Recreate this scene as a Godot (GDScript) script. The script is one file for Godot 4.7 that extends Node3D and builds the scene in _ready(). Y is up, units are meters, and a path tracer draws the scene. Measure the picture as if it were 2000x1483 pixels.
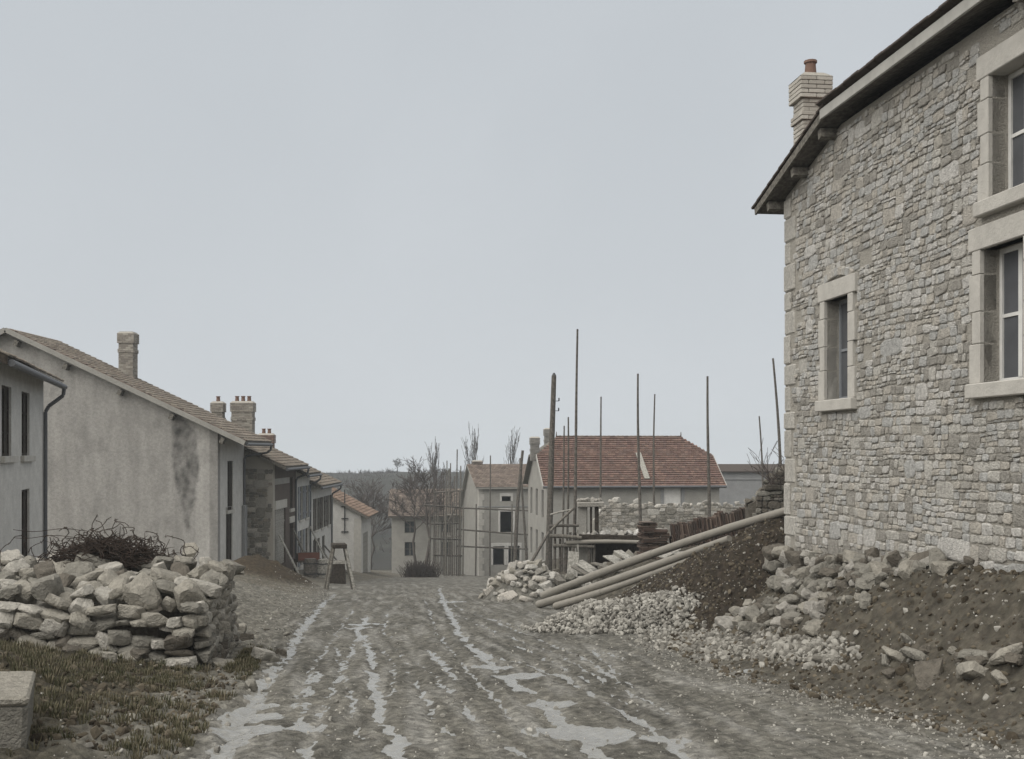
extends Node3D
# A village street under reconstruction, overcast winter day. Metres; the camera stands at the origin, looks along -z.
# "Z" below is the distance ahead of the camera (world z = -Z).
const F := 2200.0      # focal length in photograph pixels
const CX := 987.0      # principal point in photograph pixels
const CY := 880.0
const EYE := 1.6

var M := {}
var T := {}
var rng := RandomNumberGenerator.new()
var n_mud := FastNoiseLite.new()
var n_clod := FastNoiseLite.new()
var n_big := FastNoiseLite.new()
var n_edge := FastNoiseLite.new()
var taken := {}
var rocks := []
var chips := []

# ------------------------------------------------------------------ mesh collecting
class MB:
	var v := PackedVector3Array()
	var n := PackedVector3Array()
	var c := PackedColorArray()
	var col := Color(1, 1, 1)
	func tri(p: Vector3, q: Vector3, r: Vector3) -> void:
		var nn := (r - p).cross(q - p).normalized()
		v.push_back(p); v.push_back(q); v.push_back(r)
		n.push_back(nn); n.push_back(nn); n.push_back(nn)
		c.push_back(col); c.push_back(col); c.push_back(col)
	func trin(p: Vector3, q: Vector3, r: Vector3, np: Vector3, nq: Vector3, nr: Vector3) -> void:
		v.push_back(p); v.push_back(q); v.push_back(r)
		n.push_back(np); n.push_back(nq); n.push_back(nr)
		c.push_back(col); c.push_back(col); c.push_back(col)
	# corners clockwise as seen from outside
	func quad(a: Vector3, b: Vector3, d: Vector3, e: Vector3) -> void:
		tri(a, b, d); tri(a, d, e)
	# hexahedron from 8 corners: lower ring p0..p3 (counter-clockwise from above), upper ring p4..p7
	func hexa(p: Array) -> void:
		quad(p[4], p[7], p[6], p[5])
		quad(p[0], p[1], p[2], p[3])
		for i in 4:
			var j := (i + 1) % 4
			quad(p[j], p[i], p[i + 4], p[j + 4])
	func box(x: Transform3D, s: Vector3) -> void:
		var h := s * 0.5
		var p := []
		for y in [-1, 1]:
			p.append(x * Vector3(-h.x, y * h.y, h.z))
			p.append(x * Vector3(h.x, y * h.y, h.z))
			p.append(x * Vector3(h.x, y * h.y, -h.z))
			p.append(x * Vector3(-h.x, y * h.y, -h.z))
		hexa(p)
	func block(lo: Vector3, hi: Vector3) -> void:
		box(Transform3D(Basis(), (lo + hi) * 0.5), (hi - lo).abs())
	# box with its long edges cut off by k
	func cbox(x: Transform3D, s: Vector3, k: float) -> void:
		var h := s * 0.5
		var ring := func(y: float, e: float) -> Array:
			var q := []
			for a in [[1, -1, 0], [1, 1, 0], [1, 1, 1], [-1, 1, 1], [-1, 1, 0], [-1, -1, 0], [-1, -1, 1], [1, -1, 1]]:
				var dx: float = h.x - e - (k if a[2] == 1 else 0.0)
				var dz: float = h.z - e - (k if a[2] == 0 else 0.0)
				q.append(x * Vector3(a[0] * dx, y, a[1] * dz))
			return q
		var r := [ring.call(-h.y, k), ring.call(-h.y + k, 0.0), ring.call(h.y - k, 0.0), ring.call(h.y, k)]
		for i in 3:
			for j in 8:
				var m := (j + 1) % 8
				quad(r[i][j], r[i][m], r[i + 1][m], r[i + 1][j])
		for j in range(1, 7):
			tri(r[3][0], r[3][j], r[3][j + 1])
			tri(r[0][0], r[0][j + 1], r[0][j])
	func tube(a: Vector3, b: Vector3, r0: float, r1: float, sides := 8, caps := true) -> void:
		var d := (b - a).normalized()
		var s := d.cross(Vector3(0.31, 0.83, 0.47)).normalized()
		var t := d.cross(s)
		for i in sides:
			var t0 := TAU * i / sides
			var t1 := TAU * (i + 1) / sides
			var e0 := s * cos(t0) + t * sin(t0)
			var e1 := s * cos(t1) + t * sin(t1)
			trin(a + e0 * r0, b + e0 * r1, b + e1 * r1, e0, e0, e1)
			trin(a + e0 * r0, b + e1 * r1, a + e1 * r0, e0, e1, e1)
			if caps:
				tri(a, a + e0 * r0, a + e1 * r0)
				tri(b, b + e1 * r1, b + e0 * r1)
	# flat polygon (2-D outline in the plane of x) pushed out to a slab along -z of x by depth
	func slab(x: Transform3D, poly: PackedVector2Array, depth: float) -> void:
		var pg := poly
		if Geometry2D.is_polygon_clockwise(pg):
			pg = pg.duplicate(); pg.reverse()
		var ix := Geometry2D.triangulate_polygon(pg)
		for i in range(0, ix.size(), 3):
			var a := pg[ix[i]]; var b := pg[ix[i + 1]]; var d := pg[ix[i + 2]]
			if (b - a).cross(d - a) < 0:
				var w := b; b = d; d = w
			tri(x * Vector3(a.x, a.y, 0), x * Vector3(d.x, d.y, 0), x * Vector3(b.x, b.y, 0))
			tri(x * Vector3(a.x, a.y, -depth), x * Vector3(b.x, b.y, -depth), x * Vector3(d.x, d.y, -depth))
		for i in pg.size():
			var a := pg[i]; var b := pg[(i + 1) % pg.size()]
			quad(x * Vector3(a.x, a.y, 0), x * Vector3(b.x, b.y, 0), x * Vector3(b.x, b.y, -depth), x * Vector3(a.x, a.y, -depth))
	func from(m: MB, x: Transform3D, tint: Color) -> void:
		var nb := x.basis.inverse().transposed()
		for i in m.v.size():
			v.push_back(x * m.v[i])
			n.push_back((nb * m.n[i]).normalized())
			c.push_back(tint)
	func mesh(m: Material) -> ArrayMesh:
		var a := []
		a.resize(Mesh.ARRAY_MAX)
		a[Mesh.ARRAY_VERTEX] = v
		a[Mesh.ARRAY_NORMAL] = n
		a[Mesh.ARRAY_COLOR] = c
		var am := ArrayMesh.new()
		am.add_surface_from_arrays(Mesh.PRIMITIVE_TRIANGLES, a)
		am.surface_set_material(0, m)
		return am

# ------------------------------------------------------------------ nodes
func numbered(called: String) -> String:
	taken[called] = taken.get(called, 0) + 1
	return called if taken[called] == 1 else "%s_%03d" % [called, taken[called] - 1]

func tag(o: Node, label: String, category: String, group := "") -> Node:
	o.set_meta("label", label); o.set_meta("category", category)
	if group: o.set_meta("group", group)
	return o

func kind(o: Node, k: String) -> Node:
	o.set_meta("kind", k)
	return o

func thing(called: String, label: String, category: String, x := Transform3D(), group := "") -> Node3D:
	var o := Node3D.new()
	o.name = numbered(called)
	add_child(o)
	o.transform = x
	tag(o, label, category, group)
	return o

func obj(mb: MB, called: String, m: Material, parent: Node = self) -> MeshInstance3D:
	return inst(mb.mesh(m), called, parent, Transform3D())

func inst(am: Mesh, called: String, parent: Node = self, x := Transform3D()) -> MeshInstance3D:
	var o := MeshInstance3D.new()
	o.mesh = am
	o.name = numbered(called) if parent == self else called
	parent.add_child(o, true)
	o.transform = x
	o.cast_shadow = GeometryInstance3D.SHADOW_CASTING_SETTING_ON
	return o

# ------------------------------------------------------------------ places
func at(px: float, py: float, z: float) -> Vector3:
	return Vector3((px - CX) / F * z, EYE + (CY - py) / F * z, -z)

func sst(a: float, b: float, x: float) -> float:
	return smoothstep(a, b, x)

func road(z: float) -> float:
	var y := -0.085 * minf(z, 46.0)
	if z > 46.0: y -= 0.102 * (minf(z, 104.0) - 46.0)
	return y

func gutter_x(z: float) -> float:
	return -2.44 - 0.127 * (clampf(z, 4.0, 46.0) - 10.6)

var edge_z := [4.0, 10.0, 14.0, 18.0, 21.0, 31.0, 46.0, 72.0, 88.0, 110.0]
var edge_x := [5.2, 4.1, 3.1, 2.9, 3.6, 2.2, 1.0, 0.6, 2.5, 4.0]
func edge(z: float) -> float:
	if z <= edge_z[0]: return edge_x[0]
	for i in range(1, edge_z.size()):
		if z < edge_z[i]:
			return lerpf(edge_x[i - 1], edge_x[i], (z - edge_z[i - 1]) / (edge_z[i] - edge_z[i - 1]))
	return edge_x[-1]

func wall_x(z: float) -> float:
	return 7.02 - 0.117 * z

# the lie of the land without its fine roughness
func land(x: float, z: float) -> float:
	var y := road(z)
	if z > 104.0:
		y -= 6.0 * sst(104.0, 150.0, z)
		y += 10.9 * sst(150.0, 310.0, z) - 0.06 * maxf(0.0, z - 325.0)
		y += n_big.get_noise_2d(x * 0.35, z * 0.35) * 1.2 * sst(110.0, 200.0, z)
		y += 0.004 * clampf(x + 20.0, -300.0, 300.0) * sst(150.0, 300.0, z)
	var gx := gutter_x(z)
	if x < gx:
		y += (0.45 + 0.22 * sst(14.0, 40.0, z)) * sst(0.0, 4.5, gx - x) * (1.0 - sst(80.0, 104.0, z))
		if z < 13.5: y += 0.35 * sst(1.0, 4.0, gx - x) * (1.0 - sst(11.0, 13.5, z))
	var e := edge(z)
	if x > e:
		var h := 1.38 - 0.18 * sst(19.0, 26.0, z) - 1.0 * sst(80.0, 104.0, z)
		if z < 11.0: h *= sst(3.0, 11.0, z)
		y += h * sst(-0.1, 2.35, x - e)
	# spoil heap thrown against the far corner of the stone house
	if z > 12.0 and z < 36.0 and x > -2.0:
		var d := Vector2(x - 6.0, z - 23.5).length()
		var m := 0.46 - 0.56 * d + n_big.get_noise_2d(x * 6.0, z * 6.0) * 0.10
		y = maxf(y, m)
	# earth heap on the left verge
	if z > 38.0 and z < 50.0 and x < -5.0:
		var d2 := Vector2(x + 9.2, (z - 43.0) * 0.8).length()
		y += 1.05 * maxf(0.0, 1.0 - d2 / 2.1) * (0.8 + 0.4 * n_big.get_noise_2d(x * 9.0, z * 9.0))
	# broken-stone and rubble heaps lie on small rises
	if z > 17.0 and z < 26.0:
		var d3 := Vector2((x - 2.08) / 1.45, (z - 21.5) / 1.0).length()
		y += 0.52 * maxf(0.0, 1.0 - d3 * d3)
	if z > 29.0 and z < 41.0:
		var d4 := Vector2((x - 0.65) / 1.35, (z - 34.5) / 2.2).length()
		y += 0.95 * maxf(0.0, 1.0 - d4 * d4)
	return y

# ---- wet tracks, drawn once into a grid over the road
const GX0 := -8.5
const GZ0 := 6.0
const GS := 0.05
const GW := 340
const GH := 900
var wet := PackedFloat32Array()

func on_road(px: float, py: float) -> Vector2:
	var z := 3520.0 / maxf(py - 1067.0, 40.0)
	return Vector2((px - CX) / F * z, z)

func stamp(p: Vector2, r: float, k: float) -> void:
	var i0 := int((p.x - r - GX0) / GS); var i1 := int((p.x + r - GX0) / GS) + 1
	var j0 := int((p.y - r - GZ0) / GS); var j1 := int((p.y + r - GZ0) / GS) + 1
	for j in range(maxi(j0, 0), mini(j1 + 1, GH)):
		for i in range(maxi(i0, 0), mini(i1 + 1, GW)):
			var d := Vector2(GX0 + i * GS, GZ0 + j * GS).distance_to(p) / r
			if d < 1.0:
				var w := k * (1.0 - d * d)
				if w > wet[j * GW + i]: wet[j * GW + i] = w

func track(pts: Array, width: float, k: float, to_end := 0.0) -> void:
	var q := []
	for p in pts: q.append(on_road(p[0], p[1]))
	if to_end > 0.0:   # runs on towards and past the camera
		var d: Vector2 = (q[-1] - q[-2]).normalized()
		q.append(q[-1] + d * to_end)
	for i in range(1, q.size()):
		var a: Vector2 = q[i - 1]; var b: Vector2 = q[i]
		var steps := maxi(1, int(a.distance_to(b) / 0.06))
		for s in steps:
			var p := a.lerp(b, float(s) / steps)
			var w := width * (0.85 + 0.5 * n_edge.get_noise_2d(p.x * 60.0, p.y * 25.0))
			stamp(p + Vector2(n_edge.get_noise_2d(p.y * 30.0, 7.0) * 0.10, 0), maxf(w, 0.06), k * (0.8 + 0.6 * n_edge.get_noise_2d(p.x * 20.0 + 50.0, p.y * 14.0)))

func wet_at(x: float, z: float) -> float:
	var fi := (x - GX0) / GS
	var fj := (z - GZ0) / GS
	if fi < 0 or fj < 0 or fi >= GW - 1 or fj >= GH - 1: return 0.0
	var i := int(fi); var j := int(fj)
	fi -= i; fj -= j
	var k := j * GW + i
	return lerpf(lerpf(wet[k], wet[k + 1], fi), lerpf(wet[k + GW], wet[k + GW + 1], fi), fj)

func road_share(x: float, z: float) -> float:
	return sst(gutter_x(z) - 0.5, gutter_x(z) + 0.2, x) * (1.0 - sst(edge(z) - 0.2, edge(z) + 0.8, x))

# the ground as built: land, clods, ruts
func ground(x: float, z: float) -> float:
	var y := land(x, z)
	if z > 60.0: return y
	var k := 1.0 - sst(30.0, 60.0, z)
	var r := road_share(x, z)
	y += n_clod.get_noise_2d(x * 10.0, z * 10.0) * lerpf(0.060, 0.015, r) * k
	y += n_mud.get_noise_2d(x * 10.0, z * 4.0) * lerpf(0.055, 0.012, r) * k
	if r > 0.0:
		var along := x + 0.11 * z
		y += r * k * (n_mud.get_noise_2d(along * 6.5 + 80.0, z * 0.2) * 0.030 + n_mud.get_noise_2d(along * 20.0 + 20.0, z * 1.0) * 0.012)
	if z < 50.0:
		var w := wet_at(x, z)
		y -= 0.045 * clampf(w, 0.0, 1.0)
	return y

func on_ground(px: float, py: float, sink := 0.0) -> Vector3:
	var z := 6.0
	while z < 130.0:
		var p := at(px, py, z)
		if p.y < ground(p.x, z):
			var lo := z - 0.25
			for i in 6:
				var m := (lo + z) * 0.5
				var q := at(px, py, m)
				if q.y < ground(q.x, m): z = m
				else: lo = m
			var e := at(px, py, z)
			return Vector3(e.x, ground(e.x, z) - sink, -z)
		z += 0.25
	return at(px, py, 130.0)

# ------------------------------------------------------------------ materials
func noise_tex(freq: float, octaves: int, lo: float, hi: float, seed_: int, type := FastNoiseLite.TYPE_SIMPLEX_SMOOTH, size := 512, mid := 0.5, warp := 0.0, gain := 0.55) -> NoiseTexture2D:
	var f := FastNoiseLite.new()
	f.noise_type = type
	f.seed = seed_
	f.frequency = freq
	f.fractal_type = FastNoiseLite.FRACTAL_FBM
	f.fractal_octaves = octaves
	f.fractal_gain = gain
	if warp > 0.0:
		f.domain_warp_enabled = true
		f.domain_warp_amplitude = warp
		f.domain_warp_frequency = freq
	var t := NoiseTexture2D.new()
	t.width = size; t.height = size
	t.seamless = true
	t.noise = f
	var g := Gradient.new()
	g.set_color(0, Color(lo, lo, lo)); g.set_color(1, Color(hi, hi, hi))
	g.add_point(mid, Color((lo + hi) / 2, (lo + hi) / 2, (lo + hi) / 2))
	t.color_ramp = g
	return t

func mat(called: String, lin: Color, rough: float, tex: Texture2D = null, scale := 1.0, bump: Texture2D = null, relief := 0.0, vcol := false, world := true) -> StandardMaterial3D:
	var m := StandardMaterial3D.new()
	m.resource_name = called
	m.albedo_color = lin.linear_to_srgb()
	m.roughness = rough
	m.metallic_specular = 0.3
	m.cull_mode = BaseMaterial3D.CULL_DISABLED
	if tex: m.albedo_texture = tex
	if bump:
		m.heightmap_enabled = true
		m.heightmap_texture = bump
		m.heightmap_scale = relief
	if tex or bump:
		m.uv1_triplanar = true
		m.uv1_world_triplanar = world
		m.uv1_scale = Vector3.ONE * scale
		m.uv1_triplanar_sharpness = 4.0
	m.vertex_color_use_as_albedo = vcol
	M[called] = m
	return m

func layer(m: StandardMaterial3D, tex: Texture2D, scale: float) -> void:
	m.detail_enabled = true
	m.detail_albedo = tex
	m.detail_blend_mode = BaseMaterial3D.BLEND_MODE_MUL
	m.detail_uv_layer = BaseMaterial3D.DETAIL_UV_2
	m.uv2_triplanar = true
	m.uv2_world_triplanar = true
	m.uv2_scale = Vector3.ONE * scale

func make_materials() -> void:
	T.grain = noise_tex(0.02, 6, 0.84, 1.0, 11, FastNoiseLite.TYPE_SIMPLEX_SMOOTH, 512, 0.5, 0.0, 0.75)
	T.stain = noise_tex(0.006, 5, 0.90, 1.0, 12, FastNoiseLite.TYPE_SIMPLEX_SMOOTH, 512, 0.5, 40.0)
	T.bump = noise_tex(0.03, 6, 0.0, 1.0, 13, FastNoiseLite.TYPE_SIMPLEX_SMOOTH, 512, 0.5, 0.0, 0.7)
	T.stone = noise_tex(0.012, 6, 0.70, 1.0, 14, FastNoiseLite.TYPE_SIMPLEX_SMOOTH, 512, 0.42, 25.0, 0.7)
	T.mud = noise_tex(0.010, 6, 0.55, 1.0, 15, FastNoiseLite.TYPE_SIMPLEX_SMOOTH, 1024, 0.5, 18.0, 0.62)
	T.mudbump = noise_tex(0.016, 7, 0.0, 1.0, 16, FastNoiseLite.TYPE_SIMPLEX_SMOOTH, 1024, 0.5, 14.0, 0.62)
	T.streak = noise_tex(0.01, 5, 0.55, 1.0, 17)
	var st := [["limestone", Color(0.68, 0.66, 0.61)], ["limestone_warm", Color(0.64, 0.605, 0.545)], ["limestone_cool", Color(0.62, 0.62, 0.60)], ["limestone_pale", Color(0.74, 0.725, 0.69)], ["limestone_dull", Color(0.46, 0.44, 0.40)]]
	for s in st: layer(mat(s[0], s[1], 0.95, T.stone, 1.7, T.bump, 2.2), T.stain, 0.35)
	layer(mat("rubble_tinted", Color(1, 1, 1), 0.95, T.stone, 1.7, T.bump, 2.2, true), T.stain, 0.35)
	mat("clod", Color(1, 1, 1), 1.0, T.grain, 3.0, null, 0.0, true)
	mat("field_stone", Color(0.36, 0.34, 0.295), 0.95, T.stone, 1.3, T.bump, 2.6)
	mat("field_stone_grey", Color(0.28, 0.268, 0.235), 0.95, T.stone, 1.3, T.bump, 2.6)
	mat("field_stone_earthy", Color(0.168, 0.152, 0.128), 0.95, T.stone, 1.3, T.bump, 2.6)
	mat("field_stone_pale", Color(0.47, 0.45, 0.405), 0.95, T.stone, 1.3, T.bump, 2.2)
	mat("mortar", Color(0.50, 0.475, 0.425), 1.0, T.grain, 2.0, T.bump, 3.0)
	mat("dressed_stone", Color(0.49, 0.475, 0.44), 0.9, T.stain, 0.9, T.bump, 0.5)
	layer(mat("plaster", Color(1, 1, 1), 0.95, T.grain, 0.5, T.bump, 0.9, true), T.grain, 1.7)
	layer(mat("plaster_plain", Color(0.40, 0.39, 0.36), 0.95, T.stain, 0.30, T.bump, 0.7), T.grain, 1.1)
	layer(mat("plaster_white", Color(0.70, 0.69, 0.66), 0.95, T.stain, 0.5, T.bump, 0.7), T.grain, 1.1)
	layer(mat("plaster_grey", Color(0.33, 0.335, 0.34), 0.95, T.stain, 0.3, T.bump, 0.7), T.grain, 1.1)
	layer(mat("plaster_brown", Color(0.15, 0.125, 0.11), 0.95, T.stain, 0.5, T.bump, 1.2), T.grain, 1.1)
	mat("tile_tinted", Color(1, 1, 1), 0.85, T.grain, 1.4, T.bump, 0.8, true)
	mat("clay_tile", Color(0.105, 0.075, 0.062), 0.9, T.grain, 3.0, T.bump, 0.6)
	mat("clay_tile_dark", Color(0.08, 0.064, 0.055), 0.9, T.grain, 3.0, T.bump, 0.6)
	mat("clay_tile_pale", Color(0.18, 0.14, 0.115), 0.9, T.grain, 3.0, T.bump, 0.6)
	mat("brick_pale", Color(0.55, 0.525, 0.475), 0.95, T.grain, 3.0, T.bump, 0.6)
	mat("brick_pale_dull", Color(0.46, 0.435, 0.39), 0.95, T.grain, 3.0, T.bump, 0.6)
	mat("brick_tinted", Color(1, 1, 1), 0.95, T.grain, 3.0, T.bump, 0.6, true)
	mat("pot", Color(0.22, 0.14, 0.11), 0.8, T.grain, 3.0)
	mat("wood_grey", Color(0.25, 0.235, 0.205), 0.85, T.streak, 1.0, T.bump, 0.5)
	M.wood_grey.uv1_scale = Vector3(2.0, 2.0, 2.0)
	mat("wood_pale", Color(0.50, 0.485, 0.44), 0.85, T.streak, 1.6, T.bump, 0.4)
	mat("wood_dark", Color(0.075, 0.062, 0.05), 0.85, T.streak, 1.6, T.bump, 0.5)
	mat("wood_pole", Color(0.19, 0.175, 0.155), 0.85, T.streak, 1.6, T.bump, 0.5)
	mat("wood_log", Color(0.265, 0.25, 0.22), 0.8, T.stain, 0.9, T.bump, 0.4)
	mat("paint_white", Color(0.72, 0.72, 0.70), 0.6, T.stain, 0.8)
	mat("paint_weathered", Color(0.42, 0.415, 0.39), 0.7, T.stain, 0.8)
	mat("paint_grey", Color(0.25, 0.265, 0.285), 0.6, T.stain, 0.8)
	mat("paint_red", Color(0.13, 0.06, 0.045), 0.7, T.stain, 0.8)
	mat("metal_dark", Color(0.055, 0.055, 0.058), 0.6, T.grain, 2.0)
	mat("wire_rust", Color(0.045, 0.034, 0.028), 0.9)
	mat("zinc", Color(0.14, 0.145, 0.155), 0.55, T.grain, 1.0)
	mat("glass_dark", Color(0.035, 0.04, 0.045), 0.06)
	mat("glass_grey", Color(0.10, 0.105, 0.115), 0.08, T.stain, 0.7)
	mat("bark", Color(0.075, 0.065, 0.058), 0.95)
	mat("twig", Color(0.085, 0.072, 0.066), 0.95)
	mat("grass", Color(1, 1, 1), 0.9, null, 1.0, null, 0.0, true)
	M.grass.backlight_enabled = true
	M.grass.backlight = Color(0.10, 0.11, 0.05)
	layer(mat("earth", Color(1, 1, 1), 0.92, T.mud, 0.55, T.mudbump, 2.6, true), T.grain, 0.12)
	layer(mat("wet_mud", Color(0.315, 0.308, 0.28), 0.13, T.grain, 0.5, T.mudbump, 0.5), T.grain, 0.4)
	M.wet_mud.metallic_specular = 0.5
	mat("pebble", Color(1, 1, 1), 0.95, T.stone, 2.0, null, 0.0, true)

# ------------------------------------------------------------------ shapes used again and again
func ico(level: int) -> Array:   # [unit vectors, triangles]
	var t := (1.0 + sqrt(5.0)) / 2.0
	var p := []
	for q in [[-1, t, 0], [1, t, 0], [-1, -t, 0], [1, -t, 0], [0, -1, t], [0, 1, t], [0, -1, -t], [0, 1, -t], [t, 0, -1], [t, 0, 1], [-t, 0, -1], [-t, 0, 1]]:
		p.append(Vector3(q[0], q[1], q[2]).normalized())
	var f := [[0, 11, 5], [0, 5, 1], [0, 1, 7], [0, 7, 10], [0, 10, 11], [1, 5, 9], [5, 11, 4], [11, 10, 2], [10, 7, 6], [7, 1, 8], [3, 9, 4], [3, 4, 2], [3, 2, 6], [3, 6, 8], [3, 8, 9], [4, 9, 5], [2, 4, 11], [6, 2, 10], [8, 6, 7], [9, 8, 1]]
	for l in level:
		var mids := {}
		var g := []
		for tr in f:
			var m := []
			for k in 3:
				var a: int = mini(tr[k], tr[(k + 1) % 3]); var b: int = maxi(tr[k], tr[(k + 1) % 3])
				var key := a * 100000 + b
				if not mids.has(key):
					mids[key] = p.size()
					p.append((p[a] + p[b]).normalized())
				m.append(mids[key])
			g.append([tr[0], m[0], m[2]]); g.append([tr[1], m[1], m[0]]); g.append([tr[2], m[2], m[1]]); g.append(m)
		f = g
	return [p, f]

# a broken block of stone, about 1 across: a ball cut by random planes, blunt edges, rough faces
func rock(seed_: int, level: int, flat: float, cuts: int, rough: float) -> MB:
	var r := RandomNumberGenerator.new()
	r.seed = seed_
	var planes := []
	for s in [-1.0, 1.0]:
		planes.append([Vector3(r.randf_range(-0.2, 0.2), s, r.randf_range(-0.2, 0.2)).normalized(), flat * r.randf_range(0.36, 0.5)])
		planes.append([Vector3(s, r.randf_range(-0.25, 0.25), r.randf_range(-0.3, 0.3)).normalized(), r.randf_range(0.42, 0.56)])
		planes.append([Vector3(r.randf_range(-0.3, 0.3), r.randf_range(-0.25, 0.25), s).normalized(), r.randf_range(0.34, 0.5)])
	for i in cuts:
		var d := Vector3(r.randfn(), r.randfn() * 0.8, r.randfn()).normalized()
		planes.append([d, r.randf_range(0.40, 0.54) * lerpf(1.0, flat, absf(d.y))])
	var nz := FastNoiseLite.new()
	nz.seed = seed_; nz.frequency = 1.7; nz.fractal_octaves = 3
	var g := ico(level)
	var q := []
	for d in g[0]:
		var acc := 0.0
		for pl in planes:
			var c: float = d.dot(pl[0]) / pl[1]
			if c > 0.0: acc += pow(c, 70.0)
		var rad := pow(acc, -1.0 / 70.0)
		q.append(d * rad * (1.0 + rough * nz.get_noise_3dv(d * 1.6)))
	var mb := MB.new()
	# normals: half way between faceted and smooth
	var vn := []
	vn.resize(q.size()); vn.fill(Vector3.ZERO)
	var fn := []
	for t in g[1]:
		var nn: Vector3 = (q[t[1]] - q[t[0]]).cross(q[t[2]] - q[t[0]])
		fn.append(nn.normalized())
		for k in 3: vn[t[k]] += nn
	for i in g[1].size():
		var t: Array = g[1][i]
		var w := []
		for k in [0, 2, 1]: w.append((fn[i] * 0.95 + (vn[t[k]] as Vector3).normalized() * 0.15).normalized())
		mb.trin(q[t[0]], q[t[2]], q[t[1]], w[0], w[1], w[2])
	return mb

# face of a wall stone, 1 by 1 in x and y, standing out 0..1 in z; blunt uneven outline
func face_stone(seed_: int) -> MB:
	var r := RandomNumberGenerator.new()
	r.seed = seed_
	var a := r.randf_range(0.10, 0.26); var b := r.randf_range(0.10, 0.26); var c := r.randf_range(0.10, 0.26); var d := r.randf_range(0.10, 0.26)
	var o := [Vector2(-0.5 + a, -0.5), Vector2(0.5 - b, -0.5), Vector2(0.5, -0.5 + b), Vector2(0.5, 0.5 - c), Vector2(0.5 - c, 0.5), Vector2(-0.5 + d, 0.5), Vector2(-0.5, 0.5 - d), Vector2(-0.5, -0.5 + a)]
	for i in 8: o[i] += Vector2(r.randf_range(-0.06, 0.06), r.randf_range(-0.07, 0.07))
	var tilt := Vector2(r.randf_range(-0.25, 0.25), r.randf_range(-0.3, 0.3))
	var back := []; var rim := []; var inner := []
	for p in o:
		back.append(Vector3(p.x, p.y, -0.6))
		rim.append(Vector3(p.x * 0.985, p.y * 0.98, 0.62 + p.dot(tilt) + r.randf_range(-0.08, 0.08)))
		inner.append(Vector3(p.x * 0.84, p.y * 0.80, 0.88 + p.dot(tilt) + r.randf_range(-0.12, 0.12)))
	var mid := Vector3(r.randf_range(-0.1, 0.1), r.randf_range(-0.1, 0.1), 0.95)
	var mb := MB.new()
	for i in 8:
		var j := (i + 1) % 8
		mb.quad(back[j], back[i], rim[i], rim[j])
		mb.quad(rim[j], rim[i], inner[i], inner[j])
		mb.tri(inner[j], inner[i], mid)
	return mb

# lays rough courses of stones over the x-y plane of place; keep(x0, x1, y0, y1) says which stay.
# the stones that show largest become parts, the rest one mesh.
func lay_stones(parent: Node3D, place: Transform3D, w: float, y0: float, y1: float, rows: Callable, widths: Vector2, proud: Vector2, keep: Callable, limit: int, mats: Array, tints: Array, seed_: int) -> void:
	var r := RandomNumberGenerator.new()
	r.seed = seed_
	var list := []
	var y := y0
	var wave := FastNoiseLite.new()
	wave.seed = seed_; wave.frequency = 0.35
	# bands of uneven height, cut into chunks; each chunk is one to three layers of one to three stones
	while y < y1:
		var h: float = rows.call(y) * 2.1 * r.randf_range(0.8, 1.2)
		var x := -r.randf() * 0.3
		while x < w:
			var cw := r.randf_range(widths.x, widths.y) * r.randf_range(1.0, 2.6)
			var layers := 1 if r.randf() < 0.14 else (2 if r.randf() < 0.68 else 3)
			var cuts := [0.0]
			for i in layers - 1: cuts.append((i + 1.0) / layers + r.randf_range(-0.13, 0.13))
			cuts.append(1.0)
			for i in layers:
				var a: float = y + h * cuts[i]; var b: float = y + h * cuts[i + 1]
				var n := clampi(roundi(cw / ((b - a) * r.randf_range(1.0, 2.2))), 1, 4)
				var at_x := x
				for j in n:
					var l := (x + cw - at_x) if j == n - 1 else (cw / n) * r.randf_range(0.7, 1.3)
					var up := wave.get_noise_2d(at_x * 1.5, y * 2.0) * 0.05
					if l > 0.03 and keep.call(at_x, at_x + l, a, b):
						var g := r.randf_range(0.005, 0.016)
						var s := Vector3(l * r.randf_range(0.96, 1.05) - g, (b - a) * r.randf_range(0.93, 1.08) - g, r.randf_range(proud.x, proud.y))
						list.append([Vector3(at_x + l / 2, (a + b) / 2 + up, 0.0), s, r.randi() % 14, r.randi() % mats.size(), r.randfn() * 0.05, r.randf()])
					at_x += l
			x += cw
		y += h
	for e in list:
		var p: Vector3 = parent.global_transform * place * e[0]
		e.append(e[1].x * e[1].y / maxf(1.0, p.z * p.z + p.x * p.x))
	list.sort_custom(func(a, b): return a[6] > b[6])
	var rest := MB.new()
	var made := {}
	for i in list.size():
		var e: Array = list[i]
		var flip := -1.0 if e[5] > 0.5 else 1.0
		var x := place * Transform3D(Basis(Vector3(0, 0, 1), e[4] + (PI if flip < 0 else 0.0)) * Basis.from_scale(e[1]), e[0])
		if i < limit:
			var key := "%d_%d" % [e[2], e[3]]
			if not made.has(key): made[key] = (chips[e[2]] as MB).mesh(M[mats[e[3]]])
			inst(made[key], "stone", parent, x)
		else:
			rest.from(chips[e[2]], x, tints[e[3]])
	if rest.v.size():
		kind(obj(rest, "smaller_stones", M.rubble_tinted, parent), "stuff")

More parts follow.
